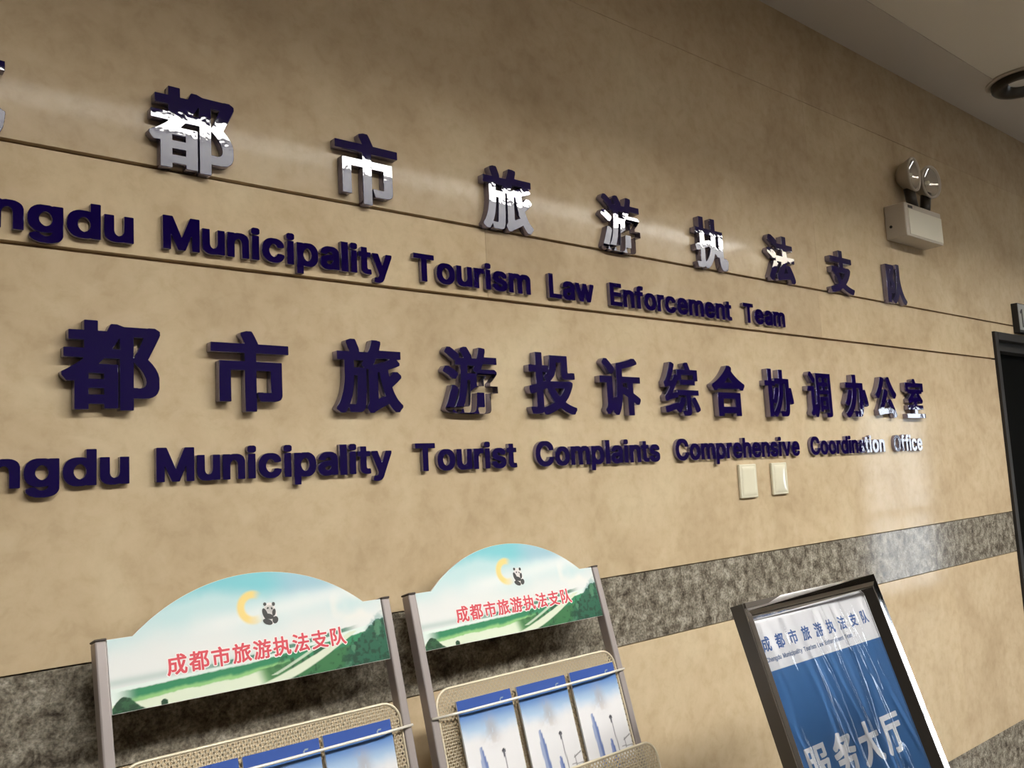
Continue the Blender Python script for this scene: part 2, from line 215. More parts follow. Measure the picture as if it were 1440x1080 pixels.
 'z执': "967,-65 944,-88 924,-95 908,-96 897,-100 842,-100 795,-88 770,-67 747,-32 731,19 731,35 723,66 723,89 719,101 717,138 709,142 662,143 592,196 584,198 554,121 527,70 502,33 469,-8 424,-53 369,-95 358,-100 295,-99 268,-68 244,-84 197,-96 151,-96 139,-100 61,-100 53,-96 48,-87 35,-36 28,-24 28,3 29,9 37,13 131,13 140,19 141,226 139,231 135,231 88,216 22,217 17,222 0,281 0,320 6,329 140,367 141,535 140,538 135,540 22,540 16,542 12,550 12,640 14,646 22,650 135,650 140,652 141,851 145,859 151,861 272,861 281,855 281,656 283,652 287,650 377,650 389,646 490,647 492,652 492,796 488,808 489,855 498,861 623,861 629,859 633,851 633,652 635,647 854,646 862,642 863,589 860,578 860,406 856,394 856,210 860,199 860,144 862,136 863,140 873,146 932,145 951,131 990,114 995,109 996,42 992,31 992,11 980,-40|283,28 291,30 311,44 362,96 386,128 425,199 441,238 453,281 447,290 401,317 303,283 291,282 283,277 281,35|709,288 711,292 711,410 715,421 715,531 714,535 709,537 639,537 635,535 633,531 633,519 629,507 629,456 625,445 625,413 621,402 616,343 697,291|487,535 483,537 346,537 334,540 283,539 281,535 283,413 287,412 319,423 369,424 389,439 447,439 475,424 479,425 485,449 485,484 488,496",
 'r执': "955,-61 928,-88 904,-96 858,-100 809,-87 781,-63 759,-28 742,27 731,105 731,136 725,157 709,143 678,143 608,196 576,213 542,124 515,74 490,37 457,-4 408,-53 354,-95 342,-100 311,-99 278,-59 264,-48 242,-75 229,-84 205,-92 182,-96 135,-96 123,-100 76,-100 67,-94 60,-83 54,-55 40,-20 41,5 53,13 147,13 153,19 153,234 147,240 72,216 37,217 28,226 13,281 12,316 22,329 151,367 153,535 147,540 32,542 24,554 24,636 28,644 37,650 151,652 153,847 158,857 166,861 256,861 269,851 270,656 276,650 362,650 373,646 502,647 504,800 500,812 501,851 514,861 608,861 615,857 621,847 623,647 838,646 848,640 852,632 852,593 848,581 848,410 844,398 844,206 848,195 848,132 852,121 856,66 865,37 870,42 871,70 875,81 875,132 885,145 916,145 936,131 975,114 983,106 985,46 981,35 981,15 968,-36|272,8 279,10 324,42 373,92 421,163 452,234 467,285 465,288 393,330 389,330 383,320 369,311 276,282 271,277|721,267 723,406 727,417 725,535 623,535 617,511 617,460 613,449 613,417 603,343|499,535 362,537 350,540 272,539 271,406 279,405 334,423 362,423 377,416 404,439 436,438 490,411 496,445 496,480 500,492",
 'h执': "987,-100 965,-122 928,-142 873,-155 811,-142 787,-131 748,-100 712,-40 692,27 682,89 654,100 600,139 554,46 488,-44 418,-110 354,-150 334,-155 303,-150 260,-121 237,-135 197,-146 115,-155 65,-150 33,-131 13,-94 -11,-1 1,31 26,55 61,68 100,70 102,163 92,169 49,162 29,166 -2,185 -22,226 -39,288 -39,312 -34,331 -13,364 14,379 100,406 102,480 96,486 26,490 -6,510 -27,558 -27,632 -15,667 10,692 45,704 100,706 102,843 106,863 126,894 174,915 248,915 283,903 308,878 320,843 322,706 447,701 453,706 449,843 471,892 502,911 522,915 619,911 648,894 667,863 672,843 674,702 830,701 850,696 881,677 903,628 895,206 1012,148 1031,117 1035,97 1035,50 1027,-4 1015,-47|322,114 354,146 390,206 410,257 401,270 322,242|674,481 668,476 656,378 657,367 666,360 672,363 676,413|372,480 358,486 326,486 320,480 326,474 365,474",
 'z法': "982,-67 953,-88 921,-103 835,-103 826,-94 813,-59 793,-20 765,-18 753,-22 734,-22 695,-30 675,-30 663,-34 644,-34 605,-42 585,-42 574,-45 503,-53 472,-61 456,-62 421,-73 351,-73 346,-71 338,-63 333,-40 315,7 315,50 324,59 335,64 357,85 403,152 454,238 489,308 491,316 484,318 335,318 329,316 330,312 347,294 368,277 368,238 282,74 204,-59 181,-90 175,-92 97,-91 33,-40 29,-32 29,0 33,11 71,66 137,175 188,265 213,316 226,329 285,330 289,332 290,335 288,393 285,392 279,382 265,369 187,369 140,403 101,426 -1,478 -6,488 -6,523 38,580 46,583 128,583 160,571 222,540 294,496 313,476 314,449 315,445 320,443 546,443 550,444 552,449 552,562 550,567 347,569 337,582 335,643 320,634 246,635 218,657 144,704 58,748 48,761 49,796 93,853 101,857 179,856 285,805 355,762 371,747 372,742 371,699 374,697 546,697 550,698 552,703 552,855 556,863 566,869 706,869 714,865 720,855 720,703 722,698 929,697 939,691 943,683 943,582 939,574 929,568 722,567 720,562 720,449 721,445 726,443 976,442 986,429 985,328 972,318 699,317 694,312 629,191 569,93 574,91 601,91 613,95 636,95 648,99 671,99 683,103 714,104 715,109 711,117 658,191 658,230 667,239 722,266 804,266 828,239 872,179 919,109 946,62 985,-16 986,-59",
 'r法': "589,861 683,861 696,851 699,690 906,689 917,681 919,589 910,577 698,574 697,441 703,435 953,434 962,421 962,339 958,332 949,326 675,325 606,199 532,78 554,76 566,80 589,80 706,95 734,95 748,101 719,148 686,191 681,203 681,218 691,231 746,258 781,258 828,200 895,101 961,-24 962,-51 958,-59 929,-80 898,-95 863,-96 853,-90 817,-12 808,-2 480,-45 433,-54 398,-65 374,-65 362,-55 338,15 338,42 347,51 359,56 380,78 426,144 477,230 522,324 324,327 314,339 315,425 328,435 570,435 576,441 574,574 371,577 361,589 362,679 374,689 574,690 576,847 580,855|285,321 296,314 343,271 344,246 258,82 165,-75 152,-84 121,-84 56,-32 52,-24 53,-4 161,167 237,308 249,321|18,515 66,575 109,575 199,532 271,488 290,468 290,441 257,392 243,378 210,377 124,434 25,484 18,492|73,789 119,847 156,848 261,798 333,753 348,738 348,710 304,646 296,642 269,643 242,665 167,712 84,753 73,765",
 'h法': "990,-98 953,-123 886,-151 851,-146 822,-129 785,-61 472,-100 382,-120 347,-107 323,-83 285,28 195,-115 163,-134 144,-139 113,-134 72,-110 25,-71 2,-24 6,7 122,195 193,328 101,391 3,440 -21,464 -34,500 -29,527 25,605 74,630 117,626 269,548 308,521 335,490 519,490 525,496 525,515 519,521 382,521 363,526 331,545 308,590 281,587 261,592 144,669 46,720 26,753 22,785 33,816 84,882 132,904 163,899 331,813 376,781 398,745 519,744 525,750 525,843 546,892 578,911 597,916 675,916 724,894 743,863 749,745 898,744 917,739 949,720 970,671 970,593 949,545 917,526 898,521 753,521 747,515 747,496 753,490 945,489 989,468 1008,437 1013,343 992,295 960,276 941,271 843,271 838,265 934,128 1008,-12 1012,-51|324,96 364,136 441,270 395,269 391,234|659,144 644,167 627,144 632,138",
 'z支': "31,-99 14,-64 -8,-33 -9,6 1,19 111,40 216,68 286,91 345,115 346,120 281,182 240,231 195,295 161,355 91,356 79,364 77,370 78,475 91,485 407,485 411,486 413,491 413,581 412,584 407,586 40,587 31,600 31,702 36,711 44,715 407,715 411,717 413,721 413,854 419,864 427,868 572,868 579,864 585,854 585,721 587,717 954,715 964,709 968,702 968,600 958,587 591,586 587,585 585,581 585,491 587,486 736,485 747,489 822,489 861,468 885,448 886,413 877,389 854,342 807,268 753,202 704,153 664,120 662,116 740,83 802,64 884,43 970,28 986,28 1003,22 1011,10 1010,-25 997,-39 967,-87 958,-97 950,-101 868,-101 763,-81 650,-49 568,-18 505,11 497,12 380,-38 298,-65 193,-92 134,-105 40,-105|649,354 642,356 372,356 365,354 367,346 409,291 466,235 505,206 564,250 605,291 647,346",
 'r支': "54,-91 38,-56 16,-25 16,2 25,11 134,33 240,60 310,83 368,107 380,116 304,190 263,239 219,303 185,362 115,364 103,372 102,467 115,477 431,477 437,483 435,593 64,595 54,608 54,694 60,704 68,707 431,707 437,713 439,852 450,860 548,860 556,856 562,846 564,709 931,707 941,702 945,694 945,608 935,595 568,594 562,588 564,478 759,477 771,481 798,481 837,461 862,440 863,420 854,397 830,350 784,276 730,209 681,161 638,125 629,116 629,112 716,76 779,56 861,36 978,15 987,6 987,-17 935,-89 927,-93 892,-93 724,-57 591,-10 501,34 443,5 357,-30 247,-65 111,-97 64,-97|684,362 337,364 332,358 386,284 443,227 505,182 561,221 628,284 670,338",
 'h支': "972,-123 939,-143 919,-148 798,-128 665,-92 497,-23 365,-81 161,-139 103,-152 72,-152 23,-130 -23,-52 -36,-17 -31,14 -12,45 29,66 204,103 289,131 220,216 161,308 103,314 74,331 63,346 50,381 50,459 63,495 87,519 122,532 385,534 380,540 75,540 40,552 16,577 3,612 3,690 25,738 56,757 75,762 384,763 391,862 410,893 458,915 540,915 589,893 608,862 613,842 615,763 923,762 972,741 991,709 995,690 995,612 974,563 943,544 923,540 790,538 841,515 888,485 909,452 913,424 901,385 846,284 786,200 723,131 747,118 849,91 974,70 1017,47 1038,2 1034,-29|578,307 436,307 478,262 505,243 552,278|779,538 618,540 614,534 767,532",
 'z队': "62,-106 53,-93 53,817 66,827 324,827 336,830 414,830 466,797 474,786 474,754 466,727 381,524 382,516 394,502 423,461 442,422 458,372 459,356 463,344 463,247 454,204 431,164 419,153 398,140 375,132 359,131 347,127 226,127 222,125 221,-93 212,-105 207,-107|730,866 738,862 744,852 744,633 740,622 740,551 737,539 753,454 776,360 796,301 823,235 862,161 902,104 928,75 957,45 1019,-2 1021,-7 1020,-43 988,-72 957,-106 883,-107 871,-102 836,-76 775,-15 754,11 702,90 669,157 664,162 626,86 597,42 568,4 500,-64 441,-106 359,-106 332,-76 296,-46 296,-7 307,4 375,53 433,116 481,192 517,274 540,356 556,446 556,461 560,473 560,500 564,512 564,539 568,551 568,610 572,622 572,832 577,856 590,866|222,456 221,450 221,258 222,254 226,252 258,252 281,261 289,268 298,305 282,364 259,411 242,436 226,455|222,585 228,590 263,684 267,700 265,704 226,705 222,704 221,594",
 'r队': "86,-98 76,-86 77,809 90,819 347,819 359,823 390,822 445,788 450,782 451,762 411,657 351,516 399,454 419,414 431,379 439,336 439,254 431,211 419,188 398,163 375,148 351,140 324,135 238,135 225,145 216,188 206,207 206,235 219,245 281,245 305,253 313,262 317,274 322,309 306,372 282,418 224,493 225,524 251,582 286,676 296,711 199,712 197,-86 193,-93 183,-99|707,858 715,854 721,844 721,641 717,629 717,559 713,536 729,446 753,352 799,227 839,153 904,67 936,36 994,-7 998,-15 997,-35 933,-98 902,-98 862,-70 799,-7 749,59 690,168 664,231 638,164 603,94 575,51 545,12 476,-56 426,-94 414,-99 383,-98 355,-68 320,-40 319,-15 330,-3 398,45 457,108 505,184 540,266 563,348 584,465 584,493 592,543 592,602 596,614 596,825 600,848 613,858",
 'h队': "49,852 97,873 379,877 414,865 480,822 497,793 501,762 408,528 466,426 486,356 492,286 517,364 533,461 545,610 545,821 553,860 572,891 621,913 699,913 719,908 750,889 771,840 771,645 764,532 799,364 835,266 874,188 935,106 969,73 1027,29 1048,-15 1036,-62 972,-130 941,-149 914,-154 871,-137 826,-105 746,-21 664,109 630,47 576,-27 509,-93 426,-149 394,-154 346,-132 289,-79 268,-35 272,-3 289,25 363,80 371,90 367,92 316,80 249,79 248,-82 243,-101 222,-134 176,-154 97,-154 78,-149 47,-130 25,-82 25,801 30,821|250,373 248,305 265,299 271,305 267,332",
 'z投': "52,-89 45,-78 43,-66 25,-19 25,8 27,14 34,18 97,18 109,14 132,14 144,19 149,28 150,231 148,235 144,236 85,217 27,218 18,231 2,282 1,321 11,334 85,351 140,366 148,372 150,543 148,547 144,549 19,549 13,551 9,559 9,649 11,654 19,659 144,659 148,661 150,848 152,854 159,858 280,858 286,856 290,848 292,661 296,659 409,658 415,649 417,608 422,614 435,657 435,676 439,688 439,813 445,822 816,823 821,821 825,813 826,567 831,557 839,553 878,553 890,557 964,557 970,555 974,547 974,524 978,512 978,465 974,457 968,452 941,452 929,448 777,448 765,452 741,452 718,460 697,481 685,520 683,711 679,713 585,713 581,712 579,707 579,645 575,633 572,594 555,543 532,500 519,483 489,450 451,418 460,416 792,416 804,420 870,420 894,412 921,397 923,391 922,360 907,317 871,247 836,192 808,155 782,129 775,118 752,98 753,94 761,89 823,58 863,42 937,19 985,8 989,0 989,-35 976,-49 947,-93 937,-99 874,-99 812,-83 730,-51 628,2 546,-40 480,-67 409,-91 363,-103 304,-102 299,-97 280,-59 265,-71 241,-83 195,-91 58,-91|292,15 300,14 320,19 394,42 460,70 491,85 510,98 460,155 436,188 397,250 370,302 351,298 300,283 292,278 290,274 290,20|535,305 545,286 577,241 595,219 632,184 669,219 691,245 727,297 729,305 722,307 542,307|377,547 370,549 296,549 292,547 290,418 292,412 316,416 348,418 345,426 311,461 311,493 322,504 347,519 368,536",
 'z诉': "865,854 915,812 928,798 929,767 925,759 865,739 779,715 552,670 550,666 550,552 551,548 556,546 978,546 986,542 988,537 988,447 982,438 810,437 806,436 804,431 805,275 919,214 964,185 975,173 975,142 943,86 931,78 869,79 837,100 806,118 804,111 803,-92 794,-98 665,-97 660,-88 658,201 579,241 544,257 540,256 527,166 518,127 491,37 479,5 452,-49 432,-81 423,-90 415,-94 357,-93 329,-72 294,-51 292,-45 294,-10 279,-20 220,-78 161,-79 156,-77 134,-44 113,-22 113,5 115,11 136,33 147,48 159,80 160,95 163,107 163,427 162,431 158,433 13,433 8,435 3,443 3,537 5,542 13,546 294,546 300,544 304,537 304,189 306,186 314,188 333,203 380,204 386,216 394,259 394,275 398,287 398,314 402,326 402,373 406,384 406,755 408,761 411,764 431,769 490,777 658,813 728,832 794,855|658,346 660,353 660,431 658,436 556,437 551,435 550,377 552,372 599,370|74,787 122,835 189,835 279,761 351,693 366,673 366,642 314,582 251,582 165,671 154,679 126,707 78,748 74,755",
 'z综': "965,730 966,538 965,534 960,532 882,531 878,455 468,454 464,455 462,460 462,526 460,531 390,531 305,401 243,319 242,315 249,314 327,329 363,330 365,362 366,366 370,368 968,367 970,362 970,276 968,272 745,271 741,269 740,-24 735,-48 726,-65 714,-76 683,-88 652,-89 640,-93 531,-93 518,-87 498,-32 497,-1 499,4 597,5 610,15 611,265 609,269 394,271 389,269 388,241 387,237 382,235 191,196 128,180 93,165 46,165 42,167 21,230 22,261 60,288 140,384 161,413 162,421 148,423 85,407 34,409 24,444 14,468 13,503 14,507 42,533 90,608 145,718 180,804 194,847 199,852 253,853 308,828 316,824 318,819 318,788 278,694 239,616 194,538 191,530 195,529 222,528 242,537 278,597 300,640 351,642 378,629 380,636 380,726 382,730 609,733 610,737 602,757 576,812 577,840 581,844 609,852 644,860 695,860 700,858 707,851 747,773 761,733 960,732|29,-24 17,38 17,62 23,71 128,92 335,142 386,142 398,136 407,144 468,238 519,239 581,219 586,214 586,179 559,132 499,44 454,-13 433,-33 374,-33 320,6 316,23 312,24 85,-34 38,-34 34,-32|753,214 816,239 863,239 870,235 899,198 938,140 973,81 997,34 996,3 929,-29 874,-29 825,65 756,171 751,183|505,628 505,558 506,554 511,552 831,552 835,553 837,558 837,628 836,632 831,634 511,634 507,633",
 'z合': "862,340 863,-89 853,-102 701,-102 692,-93 691,-54 689,-50 685,-48 326,-48 321,-50 320,-54 319,-97 310,-106 161,-107 149,-97 148,336 158,349 849,350|321,79 326,77 689,78 691,83 689,227 685,229 322,228 320,223|-5,461 -4,497 8,508 60,531 122,562 177,593 261,649 318,694 345,717 402,774 443,823 468,860 482,870 560,869 619,838 628,825 628,790 617,766 654,729 730,668 802,620 849,593 966,535 1001,521 1013,510 1015,504 1014,469 986,440 960,399 951,393 876,394 806,431 802,431 794,420 786,417 216,417 204,420 134,386 60,385 46,395 21,432 -1,454|621,543 620,547 578,579 525,627 509,638 501,635 443,581 408,553 401,543 408,542 615,542",
 'z协': "128,857 133,859 258,859 267,853 268,630 269,626 274,624 333,626 335,665 344,671 512,673 514,677 514,841 518,849 524,851 645,851 653,847 655,841 655,677 657,673 856,671 865,665 866,505 862,494 864,491 926,492 939,482 963,404 994,279 1006,216 1006,181 997,168 954,159 938,153 876,152 867,158 862,197 856,208 850,177 850,130 846,119 846,91 842,80 838,33 830,-6 814,-42 782,-74 766,-82 719,-90 551,-90 536,-86 531,-81 521,-38 510,-14 510,13 516,22 626,23 637,19 653,19 668,24 678,33 689,56 698,91 702,138 706,150 706,185 710,197 710,244 713,255 713,326 717,337 717,431 721,443 721,552 720,556 715,558 661,558 657,557 655,552 655,521 651,509 651,470 647,458 647,431 643,419 639,380 619,287 601,236 599,224 589,205 580,177 545,107 493,27 448,-26 407,-67 395,-75 372,-97 305,-97 274,-68 270,-68 268,-73 267,-92 258,-98 133,-98 124,-92 124,509 122,513 118,515 20,515 15,517 10,525 10,615 12,620 20,624 118,624 122,626 124,849|270,10 274,11 327,64 335,76 356,98 400,162 443,244 455,271 478,341 491,392 499,431 502,474 506,486 506,513 510,525 508,557 379,558 375,556 374,552 374,525 368,516 274,515 269,513 268,271 270,262 275,267 310,341 338,427 347,474 354,490 360,492 430,492 477,483 487,470 486,427 466,353 451,306 427,248 387,172 376,164 317,164 278,190 270,192 268,189 268,17",
 'z调': "950,809 952,804 952,-24 947,-47 934,-68 918,-80 895,-88 872,-88 860,-92 727,-92 718,-86 709,-51 699,-32 698,3 700,8 754,9 766,5 809,5 825,14 830,27 831,375 829,378 825,380 481,379 475,367 475,285 471,273 471,238 467,226 467,203 463,191 463,175 451,109 435,50 416,-4 388,-59 368,-90 364,-92 309,-91 258,-55 254,-21 227,-42 204,-64 145,-64 101,-16 100,11 102,17 118,29 138,58 155,97 155,433 153,437 149,439 16,440 14,445 15,539 20,541 278,541 282,539 284,171 286,168 289,169 301,177 332,178 337,183 342,207 346,253 350,265 350,300 354,312 355,808 360,810|806,328 807,70 805,65 602,64 598,63 596,58 594,22 489,21 484,23 483,324 485,328 801,330|597,156 602,154 692,155 694,160 692,242 688,244 598,242 596,238|481,546 479,535 479,476 481,472 586,470 591,472 592,535 590,539 489,541 483,542|711,711 709,707 709,636 711,632 813,630 817,628 819,546 817,542 813,541 711,539 709,535 711,472 715,470 829,472 831,476 829,710 825,712|81,789 125,833 176,833 188,829 247,779 317,708 334,687 334,652 286,604 227,604 198,640 98,740 82,752 81,757|481,625 483,628 489,630 590,632 592,636 591,710 586,712 481,711 479,707",
 'z办': "-1,-46 -3,-5 1,2 75,53 124,94 169,139 193,166 235,225 274,299 305,381 330,483 330,502 337,541 336,553 331,555 50,556 40,569 40,670 46,680 54,684 339,685 341,690 341,854 345,862 355,868 503,868 511,864 517,854 517,690 519,685 788,684 798,678 802,670 802,584 798,573 799,534 800,531 882,532 895,522 954,385 993,272 1005,221 1005,178 999,168 929,141 847,142 838,151 821,225 794,307 788,315 787,260 783,248 783,209 779,198 779,166 775,155 775,127 771,116 767,73 751,2 739,-25 728,-41 699,-69 675,-81 640,-89 410,-89 404,-88 394,-77 389,-68 387,-52 376,-17 365,-2 365,34 367,39 378,47 472,47 484,43 554,44 563,49 575,69 586,108 595,151 595,170 603,213 603,241 607,252 607,291 611,303 611,354 615,366 615,424 619,436 619,506 622,518 622,549 621,553 617,555 519,555 515,554 513,549 513,526 509,514 509,483 505,471 501,424 489,362 465,280 442,221 403,147 371,98 341,61 322,41 314,30 238,-43 148,-108 62,-108 23,-66|292,493 298,483 298,448 270,370 247,315 208,237 184,198 162,166 148,157 78,157 3,200 -3,209 -2,245 20,272 55,327 98,412 138,518 148,524 218,524",
 'z公': "967,-53 958,-62 887,-101 809,-101 800,-92 787,-65 752,-6 743,6 739,7 723,4 676,4 665,0 618,0 606,-4 559,-4 547,-8 501,-8 489,-12 446,-12 434,-16 391,-16 380,-20 297,-24 286,-28 262,-28 251,-32 235,-32 208,-39 126,-39 113,-30 99,13 85,45 85,80 93,91 114,102 139,123 196,191 248,263 338,404 421,556 430,562 505,562 563,538 583,527 592,513 592,478 545,392 482,291 416,193 361,119 383,117 395,121 454,121 465,125 520,125 532,129 587,129 598,132 652,134 649,144 566,252 566,295 575,304 637,331 719,331 741,310 790,249 888,115 935,45 967,-10|446,812 452,802 451,767 388,638 361,591 295,494 262,453 237,423 165,351 157,347 79,348 57,369 10,404 6,412 7,451 47,484 89,525 158,611 197,670 228,724 260,787 273,822 282,836 290,839 360,839 422,823|549,810 567,823 630,847 700,847 710,841 734,795 777,724 848,625 924,537 954,507 965,500 1010,459 1010,420 956,365 946,351 938,347 860,348 792,416 784,427 760,451 672,563 593,681 546,767 546,802",
 'z室': "36,766 44,771 415,771 419,773 420,777 402,812 402,843 415,852 470,868 536,868 541,866 557,843 590,777 598,771 958,771 963,769 968,761 968,566 966,560 958,556 872,555 870,519 864,510 734,507 751,489 790,458 888,360 893,347 893,319 889,312 837,275 774,275 766,278 723,329 716,333 704,329 665,329 653,325 614,325 602,321 579,321 575,320 573,316 573,241 575,237 579,235 884,235 889,226 889,136 880,130 579,130 575,129 573,124 573,42 575,38 579,36 973,35 979,27 979,-63 977,-69 970,-73 32,-73 27,-71 22,-63 22,27 28,35 419,36 423,38 425,42 425,124 423,129 419,130 122,130 113,136 112,226 118,235 419,235 423,237 425,241 425,304 423,308 419,310 407,306 376,306 364,302 294,298 282,294 263,294 243,290 220,282 165,282 157,287 148,308 139,343 132,355 132,386 138,391 165,400 213,433 282,489 297,507 290,509 149,509 140,515 138,555 44,556 38,558 34,566 34,761|400,413 419,411 430,415 473,415 485,419 532,419 544,423 587,423 613,429 612,433 585,452 574,464 574,495 584,503 586,507 579,509 505,509 497,505 446,454 403,419|179,659 179,620 180,616 184,614 813,614 817,616 819,620 819,659 818,663 813,665 184,665 180,663",
 'z服': "460,-93 458,-88 460,814 464,816 937,815 939,810 939,568 930,544 917,531 905,524 890,519 870,515 835,515 823,511 687,512 680,540 662,576 663,607 667,609 738,609 749,605 788,605 808,610 810,615 808,712 804,714 593,714 589,713 587,708 587,482 588,478 593,476 863,476 874,480 921,480 969,462 970,435 961,396 950,349 926,279 899,212 843,111 882,70 908,48 960,12 995,-6 997,-10 996,-38 976,-60 948,-97 898,-98 841,-65 804,-36 765,3 757,6 726,-24 684,-57 640,-86 593,-86 581,-94|425,818 427,814 427,-22 422,-45 413,-63 399,-77 366,-90 355,-90 343,-94 206,-94 202,-92 200,-73 181,-22 182,5 187,7 284,7 298,13 302,21 301,240 296,242 202,242 198,240 197,236 197,216 193,205 193,177 189,165 189,150 185,138 185,123 181,111 177,76 161,5 137,-65 124,-93 66,-93 38,-76 7,-62 5,-34 24,9 47,83 64,165 64,181 72,220 72,251 75,263 75,306 79,318 81,818 85,820|589,276 587,267 587,40 589,34 601,39 624,58 675,111 668,126 639,173 607,236 594,271|757,230 766,240 789,287 817,357 819,373 812,374 691,373 690,365 725,283 748,240|300,483 210,484 206,482 202,348 296,347 301,349 302,478|206,587 296,585 301,587 302,712 300,717 210,718 206,716 204,591",
 'z务': "54,-99 32,-62 10,-35 9,1 13,8 19,13 31,17 66,23 121,38 132,45 164,54 218,81 269,116 306,153 329,184 328,188 324,190 89,191 80,204 80,297 82,303 93,311 378,311 383,313 384,317 396,372 395,379 390,381 277,354 265,354 187,338 144,334 132,331 39,331 30,340 2,399 1,438 11,451 66,456 78,459 93,459 105,463 121,463 132,467 148,467 179,475 191,475 316,503 320,508 290,536 269,552 265,552 230,527 183,499 97,499 45,559 44,594 54,608 105,636 140,660 207,709 279,782 309,821 335,861 347,870 417,870 449,862 484,857 497,852 505,840 505,805 483,770 483,766 488,764 765,764 777,768 855,768 904,735 908,727 907,688 869,637 812,581 786,559 718,513 709,504 722,499 808,483 824,483 863,475 882,475 894,471 925,471 937,467 976,467 996,463 1005,450 1005,415 983,383 968,354 958,344 953,342 859,342 847,346 820,346 808,350 789,350 777,354 761,354 750,358 691,366 578,393 572,391 572,356 564,321 565,313 570,311 902,311 915,301 916,239 912,227 912,208 908,196 904,153 887,63 868,-7 852,-39 828,-68 789,-90 769,-95 523,-95 515,-91 510,-85 497,-39 487,-19 486,16 490,24 500,30 570,30 582,26 625,26 636,22 667,22 683,27 692,36 708,67 719,106 732,168 733,188 730,190 535,190 526,184 489,114 455,67 403,16 335,-32 281,-59 242,-75 152,-102 62,-103|638,645 628,647 414,647 404,645 421,627 441,613 484,585 511,573 585,609 628,636",
 'z大': "-1,-39 -2,1 4,10 82,50 139,86 184,124 237,176 270,218 298,262 334,329 357,387 359,399 373,442 372,446 368,448 24,449 14,461 15,571 28,581 399,582 405,606 405,633 409,645 409,692 413,704 413,852 422,865 575,866 587,856 588,708 584,696 584,633 581,622 580,583 582,581 977,581 990,571 991,461 981,449 633,448 629,446 628,442 652,383 691,305 730,243 764,196 836,120 858,102 903,70 934,50 993,21 1002,12 1002,-31 979,-54 954,-91 942,-102 856,-102 805,-75 757,-42 715,-9 635,71 610,101 577,145 538,208 508,267 504,266 482,219 451,165 414,112 377,67 329,18 303,-3 266,-32 207,-71 145,-102 63,-103 53,-97 30,-66",
 'z厅': "999,796 1001,791 1001,693 997,685 988,679 253,679 249,677 247,584 249,580 253,578 964,578 977,568 978,462 968,450 710,449 706,447 704,-34 696,-57 675,-79 644,-93 601,-102 530,-102 519,-106 386,-106 373,-96 364,-61 346,-22 345,13 355,26 441,27 452,23 519,23 530,28 536,33 536,443 535,447 530,449 249,447 247,443 247,302 243,291 243,252 239,240 239,212 236,201 232,158 207,48 192,2 168,-53 148,-90 138,-100 132,-102 58,-101 28,-77 -7,-53 -11,-45 -10,-2 24,60 43,115 60,181 60,193 68,228 68,248 72,259 72,287 75,298 75,349 79,361 79,791 85,800 93,804 988,804",
 'lC': "412,506 451,476 479,439 491,415 504,372 502,329 490,324 388,324 375,333 370,353 357,378 322,413 298,424 279,429 256,429 228,420 205,406 175,376 165,361 149,329 136,279 136,232 140,220 140,208 157,162 179,126 216,94 232,86 263,78 302,86 334,105 349,121 366,146 376,177 384,182 494,182 502,178 504,173 504,134 487,83 466,51 433,17 408,0 353,-23 330,-28 310,-28 298,-32 236,-32 224,-28 205,-28 181,-23 158,-15 127,0 99,19 66,52 51,72 28,119 11,181 11,212 7,224 7,287 11,298 11,326 24,380 43,423 72,464 94,486 123,506 154,522 189,534 205,535 216,538 318,538 330,535 345,534 381,522",
 'lh': "30,533 131,534 143,528 145,403 147,398 190,409 264,409 276,405 291,404 336,383 360,360 370,344 382,317 387,293 387,-15 385,-20 373,-25 280,-25 267,-19 266,227 257,262 245,282 225,298 213,303 194,298 182,291 162,271 150,246 145,223 143,-19 131,-25 33,-25 21,-19 20,524 22,528",
 'le': "85,380 124,400 163,408 245,408 257,404 273,403 296,396 320,384 351,361 372,336 387,305 400,262 400,242 404,230 404,156 402,152 390,146 140,146 135,145 135,141 151,109 171,88 191,77 206,72 222,73 242,81 259,98 275,121 288,127 339,127 374,118 394,110 396,70 391,55 376,31 347,3 304,-21 273,-29 253,-29 242,-33 183,-33 171,-29 152,-29 120,-21 81,-1 62,14 37,43 18,78 5,125 5,148 1,160 1,215 5,227 5,250 18,297 33,328 48,348 70,369|141,246 148,244 261,244 266,246 266,250 250,277 239,289 218,302 199,303 183,298 167,287 147,262",
 'ln': "385,-20 373,-25 280,-25 267,-19 266,227 257,262 245,282 225,298 213,303 194,298 182,291 162,271 150,246 145,223 143,-19 131,-25 33,-25 21,-19 20,395 22,399 33,405 131,405 151,398 190,409 264,409 276,405 291,404 326,388 342,377 360,360 374,336 387,293 387,-15",
 'lg': "402,397 404,393 404,-53 395,-84 383,-107 368,-127 347,-143 316,-159 273,-172 249,-172 238,-176 175,-176 163,-172 140,-172 120,-167 81,-151 54,-133 36,-115 26,-99 21,-88 23,-48 74,-20 120,-19 134,-25 156,-51 171,-61 187,-69 206,-72 234,-65 251,-56 266,-41 278,-13 277,-10 273,-8 234,-19 156,-19 136,-15 117,-11 78,9 46,36 33,53 14,92 5,127 5,151 1,162 1,221 5,233 5,256 26,319 40,342 76,377 105,394 144,406 249,406 277,396 296,403 390,403|203,304 183,296 170,287 151,264 139,240 131,217 130,174 139,143 158,112 183,91 199,86 214,86 235,96 258,119 270,143 278,170 279,213 266,252 251,276 234,292 218,300",
